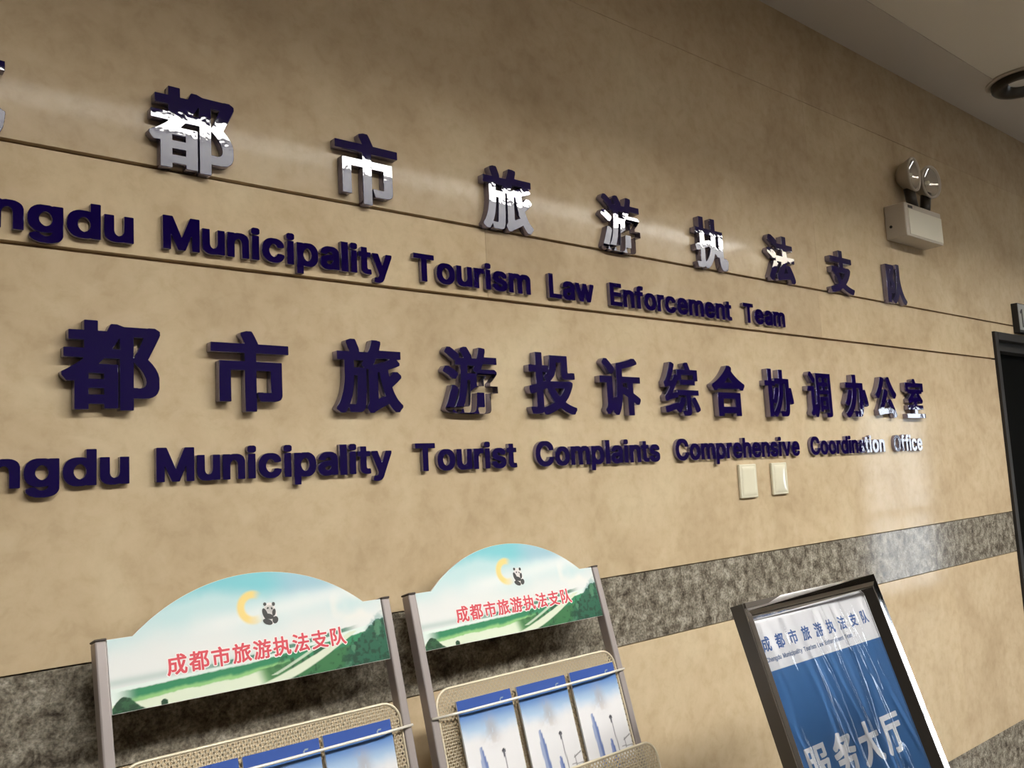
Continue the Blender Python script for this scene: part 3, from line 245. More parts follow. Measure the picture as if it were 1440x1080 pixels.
 'ld': "402,528 404,523 402,-20 390,-25 296,-25 277,-18 253,-28 238,-29 226,-33 167,-33 156,-29 136,-28 113,-21 81,-5 52,20 26,59 10,102 5,125 5,148 1,160 1,219 5,230 5,254 18,301 33,332 44,348 72,375 109,396 132,403 156,408 238,408 277,398 279,402 279,523 281,528 288,532 390,533|206,72 239,90 258,113 270,137 278,168 279,207 266,250 251,273 230,294 214,302 199,303 175,291 158,273 147,258 139,242 130,211 130,168 139,137 160,100 183,81 199,73",
 'lu': "22,398 33,403 131,403 143,398 145,148 153,116 166,95 186,80 197,76 213,80 233,91 245,105 261,136 262,152 266,163 267,398 280,403 373,403 386,398 387,-13 385,-17 373,-22 280,-22 264,-16 240,-25 221,-26 209,-30 155,-30 143,-26 123,-25 100,-18 71,-1 51,19 32,50 24,81 24,101 20,112 20,394",
 'lM': "29,528 41,534 170,534 182,528 314,194 319,200 423,473 447,528 459,534 584,534 596,528 598,524 596,-19 584,-25 486,-25 474,-19 473,215 471,224 466,219 458,200 452,180 374,-19 361,-25 268,-25 256,-20 196,125 159,223 154,228 152,219 151,-19 139,-25 41,-25 29,-20 27,-15 27,524",
 'li': "30,404 132,405 143,399 145,395 145,-15 143,-20 135,-24 34,-25 22,-20 20,-15 20,395 22,399|152,524 157,512 157,454 143,433 116,420 50,420 30,429 13,446 8,465 8,504 13,520 30,537 50,545 120,545 139,537",
 'lc': "349,367 375,336 391,305 392,262 390,257 370,249 335,240 281,241 272,246 262,266 249,283 230,298 214,303 195,302 174,289 161,277 139,238 130,207 130,168 139,137 151,113 163,96 183,81 203,72 214,73 238,84 262,109 272,133 281,138 335,139 386,126 394,122 396,117 396,86 391,70 370,34 343,6 328,-5 285,-25 238,-33 179,-33 167,-29 144,-28 120,-21 81,-1 64,12 38,41 22,70 6,121 5,148 1,160 1,215 5,227 5,250 10,273 18,297 30,320 46,345 66,365 85,380 117,396 163,408 249,408 273,403 300,396 324,384",
 'lp': "30,-167 22,-163 20,-158 21,397 33,403 131,403 147,397 178,407 280,407 311,398 342,382 375,354 394,326 406,303 418,260 418,244 422,233 422,147 410,84 394,49 363,10 334,-11 295,-26 276,-31 182,-31 147,-21 145,-25 143,-162 131,-168|221,305 197,296 170,269 157,248 145,201 145,178 150,155 165,115 190,86 213,74 233,75 260,94 273,112 285,135 292,158 293,174 297,186 288,233 277,260 266,276 250,291 237,300",
 'la': "367,-17 355,-22 257,-22 246,-19 222,-29 203,-30 191,-34 132,-34 121,-30 101,-29 66,-17 45,-4 19,22 6,43 -2,86 -2,132 1,144 1,156 6,172 17,187 37,207 66,223 128,240 226,252 238,257 240,261 239,269 228,289 218,298 195,306 162,293 140,271 132,257 121,252 70,252 27,264 11,272 9,277 10,312 31,349 53,371 97,395 128,404 148,408 238,408 250,404 265,403 289,395 324,376 343,357 360,328 369,289 369,-12|242,148 234,150 222,146 203,146 152,134 132,118 127,109 127,101 140,84 160,73 179,72 195,77 210,88 235,117 243,140",
 'lt': "230,-24 210,-25 198,-29 140,-29 128,-25 108,-24 72,-8 50,14 41,31 32,67 32,297 30,302 26,303 -13,303 -25,309 -26,395 -24,399 -13,404 31,406 32,485 34,489 42,494 148,494 155,489 157,485 159,406 163,404 222,404 234,399 234,309 222,303 163,303 159,302 157,297 158,98 171,77 222,76 234,71 243,28 243,-12 239,-19",
 'ly': "33,-165 18,-157 16,-153 16,-117 29,-70 41,-65 90,-63 113,-35 124,0 -15,359 -14,398 -2,404 104,404 116,398 177,226 194,186 203,199 263,371 275,398 287,404 389,404 401,399 403,394 402,355 255,-24 238,-74 218,-113 195,-141 182,-150 147,-165 131,-166 119,-170 61,-170 49,-166",
 'lT': "274,-25 177,-25 164,-19 163,422 162,426 157,428 13,428 1,433 -1,438 -1,524 1,528 9,533 434,534 447,528 448,438 446,433 434,428 294,428 289,426 288,422 288,-15 286,-20",
 'lo': "324,384 355,361 383,324 399,293 411,242 411,133 403,94 383,51 372,35 339,3 296,-21 265,-29 249,-29 238,-33 179,-33 167,-29 148,-29 120,-21 81,-1 52,23 30,55 14,90 5,125 5,148 1,160 1,215 5,227 5,250 18,297 30,320 46,345 68,367 85,380 117,396 140,403 163,408 249,408 261,404 277,403 300,396|203,72 214,73 234,81 261,108 278,141 286,176 286,199 283,219 270,254 259,270 234,295 214,303 195,302 174,289 161,277 139,238 130,207 131,164 139,137 151,113 170,90",
 'lr': "30,-24 22,-20 20,-15 21,399 33,405 131,405 147,401 174,409 264,408 272,403 274,399 272,305 260,299 197,298 180,289 160,270 150,250 145,231 143,-19 131,-25",
 'ls': "270,400 302,384 317,373 329,361 346,336 354,313 354,277 350,270 341,265 302,256 247,257 235,264 227,279 208,299 192,307 169,302 153,291 145,277 153,264 173,253 274,228 309,212 337,193 350,176 362,145 362,70 353,43 337,18 325,7 286,-17 247,-28 223,-29 212,-33 149,-33 137,-29 118,-28 79,-17 50,0 23,27 7,59 3,78 5,114 12,118 71,131 114,130 126,123 136,98 149,84 173,72 196,73 213,82 231,102 225,113 208,126 94,155 63,171 34,195 19,223 14,246 14,301 19,324 32,349 58,375 94,396 118,403 134,404 145,408 231,408",
 'lm': "21,-19 20,395 22,399 33,405 131,405 147,399 174,409 264,409 280,404 322,379 369,404 389,409 483,409 502,404 541,384 562,364 581,329 586,309 586,-15 584,-20 572,-25 479,-25 466,-19 465,246 460,266 451,283 440,294 420,303 408,302 383,282 372,262 367,246 367,-15 365,-20 354,-25 256,-25 244,-19 242,254 238,270 231,282 215,297 201,303 194,302 178,294 166,283 150,254 145,235 143,-19 131,-25 33,-25",
 'lL': "37,533 143,534 154,528 156,524 157,82 162,80 381,80 389,75 391,71 391,-15 389,-20 377,-25 41,-25 29,-19 27,524 29,528",
 'lw': "-9,399 3,405 105,405 117,399 141,321 162,239 166,227 171,224 176,235 182,262 221,399 234,405 339,404 347,399 349,395 385,258 393,231 398,223 407,246 449,396 464,405 562,405 574,399 576,360 571,340 557,301 461,-19 449,-25 351,-25 339,-19 330,0 290,149 285,160 280,157 231,-19 218,-25 121,-25 109,-20 92,24 67,114 -9,360",
 'lE': "404,-20 393,-25 41,-25 29,-19 27,524 29,528 41,534 389,534 401,528 402,438 400,433 393,429 162,428 157,426 156,317 158,312 377,310 385,306 387,301 387,215 385,211 373,205 158,204 156,200 156,86 157,82 162,80 396,80 404,75 406,71 406,-15",
 'lf': "58,-24 50,-20 48,-15 48,297 46,302 42,303 -13,303 -25,309 -25,399 -13,405 42,405 47,407 48,457 57,493 75,520 93,533 116,544 148,553 233,553 257,548 273,540 274,536 274,500 258,450 245,444 206,444 194,447 182,434 173,411 174,407 179,405 245,405 258,399 259,313 257,308 245,303 179,303 175,302 173,297 172,-19 159,-25",
 'lO': "381,522 427,495 457,470 483,435 511,376 523,318 523,189 514,146 503,111 487,79 470,54 435,19 408,0 365,-19 330,-28 310,-28 298,-32 236,-32 224,-28 205,-28 185,-24 158,-15 127,0 102,17 66,52 51,72 28,119 20,142 11,181 11,212 7,224 7,287 11,298 11,326 15,345 32,400 59,447 88,480 111,499 154,522 189,534 205,535 216,538 318,538 330,535 345,534|271,78 310,90 335,107 353,125 370,150 382,173 393,208 394,224 398,236 398,271 394,283 393,298 382,337 355,380 327,408 306,420 279,429 256,429 228,420 207,408 175,376 165,361 145,318 141,302 136,279 136,232 140,220 141,204 157,162 179,126 216,94 244,82",
 'lv': "-14,399 -2,405 104,405 116,399 194,185 199,188 247,329 275,399 287,405 389,405 401,399 403,360 398,344 345,211 277,28 256,-20 244,-25 147,-25 135,-20 130,-15 -15,360",
 'll': "0,-29 143,-29 143,537 0,537",
}
def glyph(key): return [[tuple(map(int, p.split(','))) for p in L.split(' ')] for L in GLYPHS[key].split('|')]
def bbox(g):
    P = [p for L in g for p in L]; xs = [p[0] for p in P]; ys = [p[1] for p in P]
    return min(xs), min(ys), max(xs), max(ys)
_cache = {}
def outline_mesh(loops, depth, mats, bev=0., name='glyph'):
    """loops in metres in the XZ plane; front at y=-depth, back at y=0"""
    c = bpy.data.curves.new(name, 'CURVE'); c.dimensions = '2D'; c.fill_mode = 'BOTH'
    c.extrude = max(depth/2-bev, 0); c.bevel_depth = bev; c.bevel_resolution = 1; c.offset = -bev
    for L in loops:
        sp = c.splines.new('POLY'); sp.points.add(len(L)-1); sp.use_cyclic_u = True
        for p, (a, b) in zip(sp.points, L): p.co = (a, b, 0, 1)
    o = bpy.data.objects.new(name, c); COL.objects.link(o)
    dg = bpy.context.evaluated_depsgraph_get()
    me = bpy.data.meshes.new_from_object(o.evaluated_get(dg)); bpy.data.objects.remove(o); bpy.data.curves.remove(c)
    me.name = name; me.materials.clear()
    for v in me.vertices: x, y, z = v.co; v.co = (x, -z-depth/2, y)
    # curve z -> -y : orientation kept (rotation about x)
    for m in mats: me.materials.append(m)
    if len(mats) > 1:
        me.update()
        for p in me.polygons: p.material_index = 0 if abs(p.normal.y) > .9 else 1
    return me
def glyph_mesh(key, sx, sz, depth, mats, bev=0., origin='bl'):
    g = glyph(key); x0, y0, x1, y1 = bbox(g)
    k = (key, round(sx, 6), round(sz, 6), depth, mats[0].name)
    if k not in _cache:
        _cache[k] = outline_mesh([[((x-x0)*sx, y*sz) for x, y in L] for L in g], depth, mats, bev, 'glyph_shape')
    return _cache[k], (x1-x0)*sx, (x0, y0, x1, y1)

# ------------------------------------------------------------------ room shell
wall = empty('wall_back'); tag(wall, 'beige polished stone wall with a grey granite band', kind='structure')
JO = .0034
def piece(name, a, b, m, z0):
    o = box(name, a, b, m, wall, bev=.0004, seg=1)
    xm = (a[0]+b[0])/2; t = 1+random.uniform(-.03, .03)
    if abs(z0-1.978) < .01: t = 1.10 if xm < 1.2 else (.95 if xm < 2.6 else 1.04)
    o.color = (t, t*(1.0 if t > 1 else .99), t*(.99 if t > 1 else .985), 1); return o
XD0, XD1, ZD = 4.035, 5.05, 2.10
box('wall_backing', (-3.0, .0135, 0), (XD0+.02, .12, CEIL+.03), MORTAR, wall)
box('wall_backing', (XD1-.02, .0135, 0), (12.0, .12, CEIL+.03), MORTAR, wall)
box('wall_backing', (XD0, .0135, ZD-.01), (XD1, .12, CEIL+.03), MORTAR, wall)
def row(z0, z1, joints, m, gz=(JO, JO), name='stone_slab'):
    for a, b in zip(joints[:-1], joints[1:]):
        segs = [(a, b)]
        if z1 < ZD+.05 or z0 < ZD-.06:
            segs = []
            for p, q in ((a, min(b, XD0)), (max(a, XD1), b)):
                if q-p > .02: segs.append((p, q))
            if z0 < ZD < z1 and b > XD0 and a < XD1:   # piece over the door head
                piece(name, (max(a, XD0)+.00015, 0, ZD), (min(b, XD1)-.00015, .018, z1-gz[1]), m, z0)
        for p, q in segs: piece(name, (p+.00015, 0, z0+gz[0]), (q-.00015, .018, z1-gz[1]), m, z0)
def joints(x, pitch, lo=-3., hi=12.):
    k = math.floor((lo-x)/pitch); out = [lo]
    while x+pitch*k < hi-.05:
        if x+pitch*k > lo+.05: out.append(x+pitch*k)
        k += 1
    return out+[hi]
T = .0004
row(0.0, .49, joints(1.92, 1.41), GRANITE, (T, T), 'granite_slab')
row(.49, 1.154, joints(3.413, 3.2), STONE, (T, .001))
row(1.154, 1.3215, joints(1.219, 1.413), GRANITE, (.0015, .0015), 'granite_slab')
row(1.3215, 1.978, joints(3.413, 3.2), STONE, (.001, JO))
row(1.978, 2.1423, joints(1.219, 1.413), STONE, (JO, JO))
row(2.1423, 2.80, joints(2.644, 2.82), STONE, (JO, T))
row(2.80, CEIL+.02, joints(2.644, 2.82), STONE, (T, T))

fl = tag(box('floor', (-3, -3.3, -.05), (12, .0, 0), FLOOR), 'pale stone floor', kind='structure')
bm = bmesh.new(); TY0, TY1, TX0, TX1, TH = -1.93, -2.565, -.50, 5.85, .20
C0, C1 = CEIL+.004, CEIL+.26
bm_box(bm, (-3, TY0, C0), (12, -.21, C1)); bm_box(bm, (-3, -3.2, C0), (12, TY1, C1)); bm_box(bm, (-3, TY1, C0), (TX0, TY0, C1)); bm_box(bm, (TX1, TY1, C0), (12, TY0, C1))
ce = tag(put('ceiling', bm_done(bm, 'ceiling'), PLASTER), 'off-white plaster ceiling with a recessed light trough', kind='structure')
tag(box('trim_1', (-3, -.21, CEIL), (12, .0, CEIL+.06), PLASTER_SHADED), 'plaster ceiling border along the stone wall, its shade painted in', kind='structure')
# opposite wall with the glazed entrance whose reflection shows in the stone
OY, W0, W1, WZ = -3.2, 8.85, 10.45, 2.2
wf = empty('wall_front'); tag(wf, 'dim painted wall opposite the sign wall', kind='structure')
box('wall_panel', (-3, OY-.1, 0), (W0, OY, CEIL+.05), WALLP, wf)
box('wall_panel', (W1, OY-.1, 0), (12, OY, CEIL+.05), WALLP, wf)
box('wall_panel', (W0, OY-.1, WZ), (W1, OY, CEIL+.05), WALLP, wf)
tag(box('wall_left', (-3.1, -3.3, 0), (-3, .1, CEIL+.05), WALLP), 'dim painted end wall', kind='structure')
tag(box('wall_right', (12, -3.3, 0), (12.1, .1, CEIL+.05), WALLP), 'dim painted far end wall', kind='structure')
gd = empty('door_2', (W0, OY, 0)); tag(gd, 'glazed entrance letting daylight in', kind='structure')
bm = bmesh.new(); ww = W1-W0
for a, b in (((0, 0), (.05, WZ)), ((ww-.05, 0), (ww, WZ)), ((ww/2-.03, 0), (ww/2+.03, WZ)), ((0, WZ-.06), (ww, WZ)), ((0, 0), (ww, .12)), ((0, .95), (ww, 1.0))):
    bm_box(bm, (a[0], -.07, a[1]), (b[0], -.02, b[1]))
put('door_frame', bm_done(bm, 'door_frame'), GREYM, gd)
GL = bpy.data.materials.new('clear_glass'); GL.use_nodes = True
_g = GL.node_tree; _p = _g.nodes['Principled BSDF']; _p.inputs['Base Color'].default_value = (1, 1, 1, 1)
_p.inputs['Transmission Weight'].default_value = 1; _p.inputs['Roughness'].default_value = 0; _p.inputs['IOR'].default_value = 1.02
box('pane', (.05, -.047, .12), (ww/2-.03, -.043, WZ-.06), GL, gd)
box('pane', (ww/2+.03, -.047, .12), (ww-.05, -.043, WZ-.06), GL, gd)

# dark doorway at the right
dr = empty('door_1', (XD0, 0, 0)); tag(dr, 'dark doorway in a dark grey frame at the end of the stone wall', kind='structure')
dw = XD1-XD0
box('door_frame', (0, -.012, 0), (.035, .10, ZD), DARKFR, dr, .002)
box('door_frame', (dw-.035, -.012, 0), (dw, .10, ZD), DARKFR, dr, .002)
box('door_frame', (.035, -.012, ZD-.035), (dw-.035, .10, ZD), DARKFR, dr, .002)
box('door_stop', (.035, .025, 0), (.075, .10, ZD-.035), DARKFR, dr, .002)
box('door_stop', (.035, .025, ZD-.075), (dw-.035, .10, ZD-.035), DARKFR, dr, .002)
dl = box('door_leaf', (.075, .075, .005), (dw-.035, .115, ZD-.075), DARKLEAF, dr)
bm = bmesh.new(); bm_tube(bm, [(.14, .075, 1.02), (.14, .02, 1.02), (.26, .02, 1.02)], .009)
put('door_handle', bm_done(bm, 'door_handle', True), GREYM, dl)

# ceiling lights: linear fittings, a bright lens beside a softer diffuser
xs = [(-.45, 1.10), (1.115, 2.665), (2.68, 4.23), (4.245, 5.80)]
for i, (a, b) in enumerate(xs):
    e = empty('ceiling_light', ((a+b)/2, -2.245, CEIL+TH+.006))
    h = (b-a)/2
    tag(e, 'long recessed ceiling light with bright lens, %s' % ('above the camera', 'following the one above the camera', 'before the last of the row', 'last of the row, towards the doorway')[i], 'light', 'recessed lights along the ceiling')
    box('lens', (-h, -.305, -.006), (h, .305, 0), LAMPS, e)
    box('housing', (-h, -.305, 0), (h, .305, .03), GREYM, e)
    bm = bmesh.new()
    bm_box(bm, (-h-.006, .305, -.008), (h+.006, .315, .03)); bm_box(bm, (-h-.006, -.315, -.008), (h+.006, -.305, .03))
    bm_box(bm, (-h-.006, -.305, -.008), (-h, .305, .03)); bm_box(bm, (h, -.305, -.008), (h+.006, .305, .03))
    put('frame', bm_done(bm, 'frame'), GREYM, e)
    # white reflector on the far side of the trough
    box('reflector', (-h-.007, -.318, -TH+.002), (h+.007, -.313, .03), TROUGHW, e)

# ------------------------------------------------------------------ raised sign lettering
D = .019
EM = .155/1000
ORD = ['first', 'second', 'third', 'fourth', 'fifth', 'sixth', 'seventh', 'eighth', 'ninth', 'tenth', 'eleventh', 'twelfth', 'thirteenth', 'last']
PINYIN = dict(zip('成都市旅游执法支队投诉综合协调办公室', 'cheng du shi lu you zhi fa zhi dui tou su zong he xie tiao ban gong shi'.split()))
def hanzi(chars, rights, z0, z1, line, grp):
    for i, (ch, xr) in enumerate(zip(chars, rights)):
        g = glyph('z'+ch); x0, y0, x1, y1 = bbox(g)
        sz = (z1-z0)/(y1-y0); sx = .151/1000*(1.0 if x1-x0 > 900 else .96)
        me = outline_mesh([[((x-(x0+x1)/2)*sx, (y-y0)*sz) for x, y in L] for L in g], D, [NAVY, NAVY_SIDE], .0008, 'raised_character')
        o = put('raised_character', me); wdt = (x1-x0)*sx
        o.location = (xr-wdt/2, -.0003, z0)
        tag(o, 'large glossy navy character %s (%s), %s one of the %s line' % (ch, PINYIN[ch], ORD[i], line), 'character', grp)
hanzi('成都市旅游执法支队', [.256, .624, .977, 1.353, 1.734, 2.118, 2.472, 2.841, 3.228], 2.139, 2.289, 'upper', 'large characters of the upper sign line')
hanzi('成都市旅游投诉综合协调办公室', [.240, .488, .720, .968, 1.218, 1.460, 1.692, 1.934, 2.146, 2.399, 2.623, 2.861, 3.065, 3.281], 1.715, 1.861, 'lower', 'large characters of the lower sign line')

def nth(word, i):
    return i
def latin(word, x0, x1, zb, cap, line, full, skip=0, gap=38, wscale=1.0):
    """letters of WORD fill x0..x1; baseline zb, cap height cap"""
    sz = cap/561.; x0 *= 1.006; x1 *= 1.006
    ws = [bbox(glyph('l'+c)) for c in word]
    natural = 0; gaps = []
    for i, c in enumerate(word):
        natural += ws[i][2]-ws[i][0]
        if i < len(word)-1:
            g = gap
            pr = c+word[i+1]
            if pr in ('To', 'Te'): g = 45
            if c in 'rfty' or word[i+1] in 'tyfw': g -= 22
            gaps.append(g); natural += g
    sx = (x1-x0)/natural; x = x0
    for i, c in enumerate(word):
        me, wd, bb = glyph_mesh('l'+c, sx, sz, .011, [NAVY, NAVY_SIDE], .0005)
        o = put('raised_letter', me); o.location = (x, -.0003, zb+29*sz)
        k = i+skip
        tag(o, 'navy raised letter %s, %s letter of %s in the %s English line' % (c, ORD[k] if k < 13 else 'last', full, line), 'letter', 'letters of the %s English line' % line)
        x += wd+(gaps[i]*sx if i < len(gaps) else 0)
def F(x): return x+.0133*x
for wd, a, b, sk, full in [('Chengdu', .060, .446, 0, 'Chengdu'), ('Municipality', F(.487), .953, 0, 'Municipality'), ('Tourism', F(.993), 1.332, 0, 'Tourism'),
        ('Law', F(1.372), 1.542, 0, 'Law'), ('Enforcement', F(1.579), 2.112, 0, 'Enforcement'), ('Team', F(2.142), 2.388, 0, 'Team')]:
    latin(wd, a, b, 1.9965, .060, 'upper', full, sk)
for wd, a, b, sk, full in [('Chengdu', .067, .437, 0, 'Chengdu'), ('Municipality', F(.473), .935, 0, 'Municipality'), ('Tourist', F(.978), 1.262, 0, 'Tourist'),
        ('Complaints', F(1.301), 1.749, 0, 'Complaints'), ('Comprehensive', F(1.789), 2.406, 0, 'Comprehensive'), ('Coordination', F(2.436), 2.944, 0, 'Coordination'), ('Office', F(2.970), 3.226, 0, 'Office')]:
    latin(wd, a, b, 1.596, .058, 'lower', full, sk)

# ------------------------------------------------------------------ wall plates
def plate(x0, x1, z0, z1, label, bulge):
    e = empty('wall_plate', ((x0+x1)/2, 0, (z0+z1)/2)); tag(e, label, 'wall plate', 'wall plates under the lower sign')
    w2, h2 = (x1-x0)/2, (z1-z0)/2
    box('base_frame', (-w2, -.009, -h2), (w2, 0, h2), WHITEP, e, .003, 3)
    # gently domed blank cover
    bm = bmesh.new(); nx, nz = 18, 18; V = []
    for j in range(nz+1):
        for i in range(nx+1):
            u, v = i/nx*2-1, j/nz*2-1
            edge = 1-max(abs(u), abs(v))**8
            d = .0095+.0022*min(1, edge*2)*(.35+.65*edge)+bulge*(1-u*u)*(1-v*v)
            V.append(bm.verts.new((u*w2*.80+.004*0, -d, v*h2*.86)))
    for j in range(nz):
        for i in range(nx):
            k = j*(nx+1)+i; bm.faces.new((V[k], V[k+1], V[k+nx+2], V[k+nx+1]))
    bm_box(bm, (-w2*.80, -.0095, -h2*.86), (w2*.80, -.006, h2*.86))
    put('cover', bm_done(bm, 'cover', True), WHITEP, e)
plate(2.103, 2.186, 1.481, 1.578, 'ivory blank wall plate under the word Comprehensive, the one nearer the large brochure racks', .0002)
plate(2.265, 2.344, 1.483, 1.578, 'ivory wall plate with a bright glint, the one nearer the doorway', .0032)

# ------------------------------------------------------------------ twin-head emergency light
em = empty('emergency_light', (3.305, 0, 2.385)); tag(em, 'greyish white twin-headed emergency light mounted high on the stone wall', 'emergency light')
box('housing', (-.152, -.079, 0), (.150, 0, .128), BOXP, em, .004, 2)
box('front_panel', (-.128, -.0815, .008), (.146, -.079, .106), BOXP2, em, .001, 1)
box('small_marking', (-.125, -.0800, .110), (-.090, -.0788, .120), BLACK, em)
bm = bmesh.new(); bm_lathe(bm, [(0, .002), (.0055, .002), (.0055, -.004)], 14, Matrix.Translation((-.152, -.022, .045)) @ Matrix.Rotation(-math.pi/2, 4, 'Y'))
put('test_button', bm_done(bm, 'test_button'), BLACK, em)
for cx, cz, tilt in ((-.013, .262, .10), (.130, .258, -.12)):
    mt = Matrix.Translation((cx, -.062, cz)) @ Matrix.Rotation(math.pi/2+.05, 4, 'X') @ Matrix.Rotation(tilt, 4, 'Y')
    bm = bmesh.new(); bm_lathe(bm, [(.0, -.058), (.028, -.056), (.046, -.04), (.058, -.015), (.064, -.002), (.066, .0), (.066, .006), (.059, .007), (.056, .001)], 36, mt)
    hd = put('lamp_head', bm_done(bm, 'lamp_head', True), BOXP, em)
    bm = bmesh.new(); bm_lathe(bm, [(.0565, .001), (.05, -.004), (.035, -.012), (.018, -.02), (.0, -.022)], 36, mt)
    put('reflector', bm_done(bm, 'reflector', True), GLASSY, hd)
    bm = bmesh.new(); bm_lathe(bm, [(.0, -.004), (.008, -.006), (.010, -.018)], 14, mt)
    put('bulb', bm_done(bm, 'bulb', True), BOXP2, hd)
    bm = bmesh.new(); bm_tube(bm, [(cx*.6+.02, -.04, .126), (cx*.8+.01, -.04, .165), (cx, -.040, .215)], .020, 12)
    put('swivel_neck', bm_done(bm, 'swivel_neck', True), DARKBR, em)

# room plate over the door
rp = empty('room_plate', (4.285, 0, 2.110)); tag(rp, 'small projecting room number plate with a dark edge above the dark doorway', 'sign')
box('plate_body', (0, -.027, 0), (.32, 0, .135), BLACK, rp, .001, 1)
box('plate_face', (.004, -.0285, .012), (.316, -.027, .131), mat('plate_grey', (.42, .42, .40), .3, metal=.3), rp)
me = outline_mesh([[(0, 0), (.014, 0), (.014, .085), (.004, .085), (-.012, .072), (-.012, .060), (0, .068)]], .0006, [BLACK], 0, 'digit')
put('digit', me, None, rp, (.034, -.0285, .024))

# ceiling fitting cut by the frame
dlt = empty('ceiling_downlight', (3.900, -.285, CEIL+.004)); tag(dlt, 'round unlit ceiling downlight with a dark bronze ring near the stone wall', 'light')
bm = bmesh.new(); bm_lathe(bm, [(.142, 0), (.142, -.006), (.136, -.009), (.122, -.008), (.122, 0)], 48)
put('trim_ring', bm_done(bm, 'trim_ring', True), BOXP, dlt)
bm = bmesh.new(); bm_lathe(bm, [(.122, -.001), (.122, -.028), (.116, -.034), (.098, -.034), (.062, -.014), (.055, -.004)], 48)
put('bronze_ring', bm_done(bm, 'bronze_ring', True), DARKBR, dlt)
bm = bmesh.new(); bm_lathe(bm, [(.057, -.006), (.035, -.012), (0, -.014)], 48)
put('frosted_lens', bm_done(bm, 'frosted_lens', True), mat('frosted_white', (.85, .83, .78), .3), dlt)

# ------------------------------------------------------------------ brochure racks
KL = .27; CL = math.sqrt(1+KL*KL)
def lean_matrix(x0, y0, z0, k):
    """local axes: x along the wall, z up the leaning plane, y towards the wall (normal to the plane)"""
    c = math.sqrt(1+k*k)
    up = Vector((0, k/c, 1/c)); nx = Vector((1, 0, 0)); ny = up.cross(nx)
    return Matrix(((nx.x, ny.x, up.x, x0), (nx.y, ny.y, up.y, y0), (nx.z, ny.z, up.z, z0), (0, 0, 0, 1)))

def sm(a, b, x): t = np.clip((x-a)/(b-a), 0, 1); return t*t*(3-2*t)
def vnoise(X, Y, f, seed):
    rs = np.random.RandomState(seed); G = rs.rand(64, 64)
    x = X*f; y = Y*f; xi = np.floor(x).astype(int); yi = np.floor(y).astype(int); fx = x-xi; fy = y-yi
    fx = fx*fx*(3-2*fx); fy = fy*fy*(3-2*fy)
    g = lambda a, b: G[a % 64, b % 64]
    return (g(xi, yi)*(1-fx)+g(xi+1, yi)*fx)*(1-fy)+(g(xi, yi+1)*(1-fx)+g(xi+1, yi+1)*fx)*fy
def fbm(X, Y, f, seed): return sum(vnoise(X, Y, f*2**k, seed+k)*.5**(k+1) for k in range(4))/.9375
def blend(c, col, a):
    col = np.array(lin(col)); a = np.clip(a, 0, 1)[..., None]; return c*(1-a)+col*a

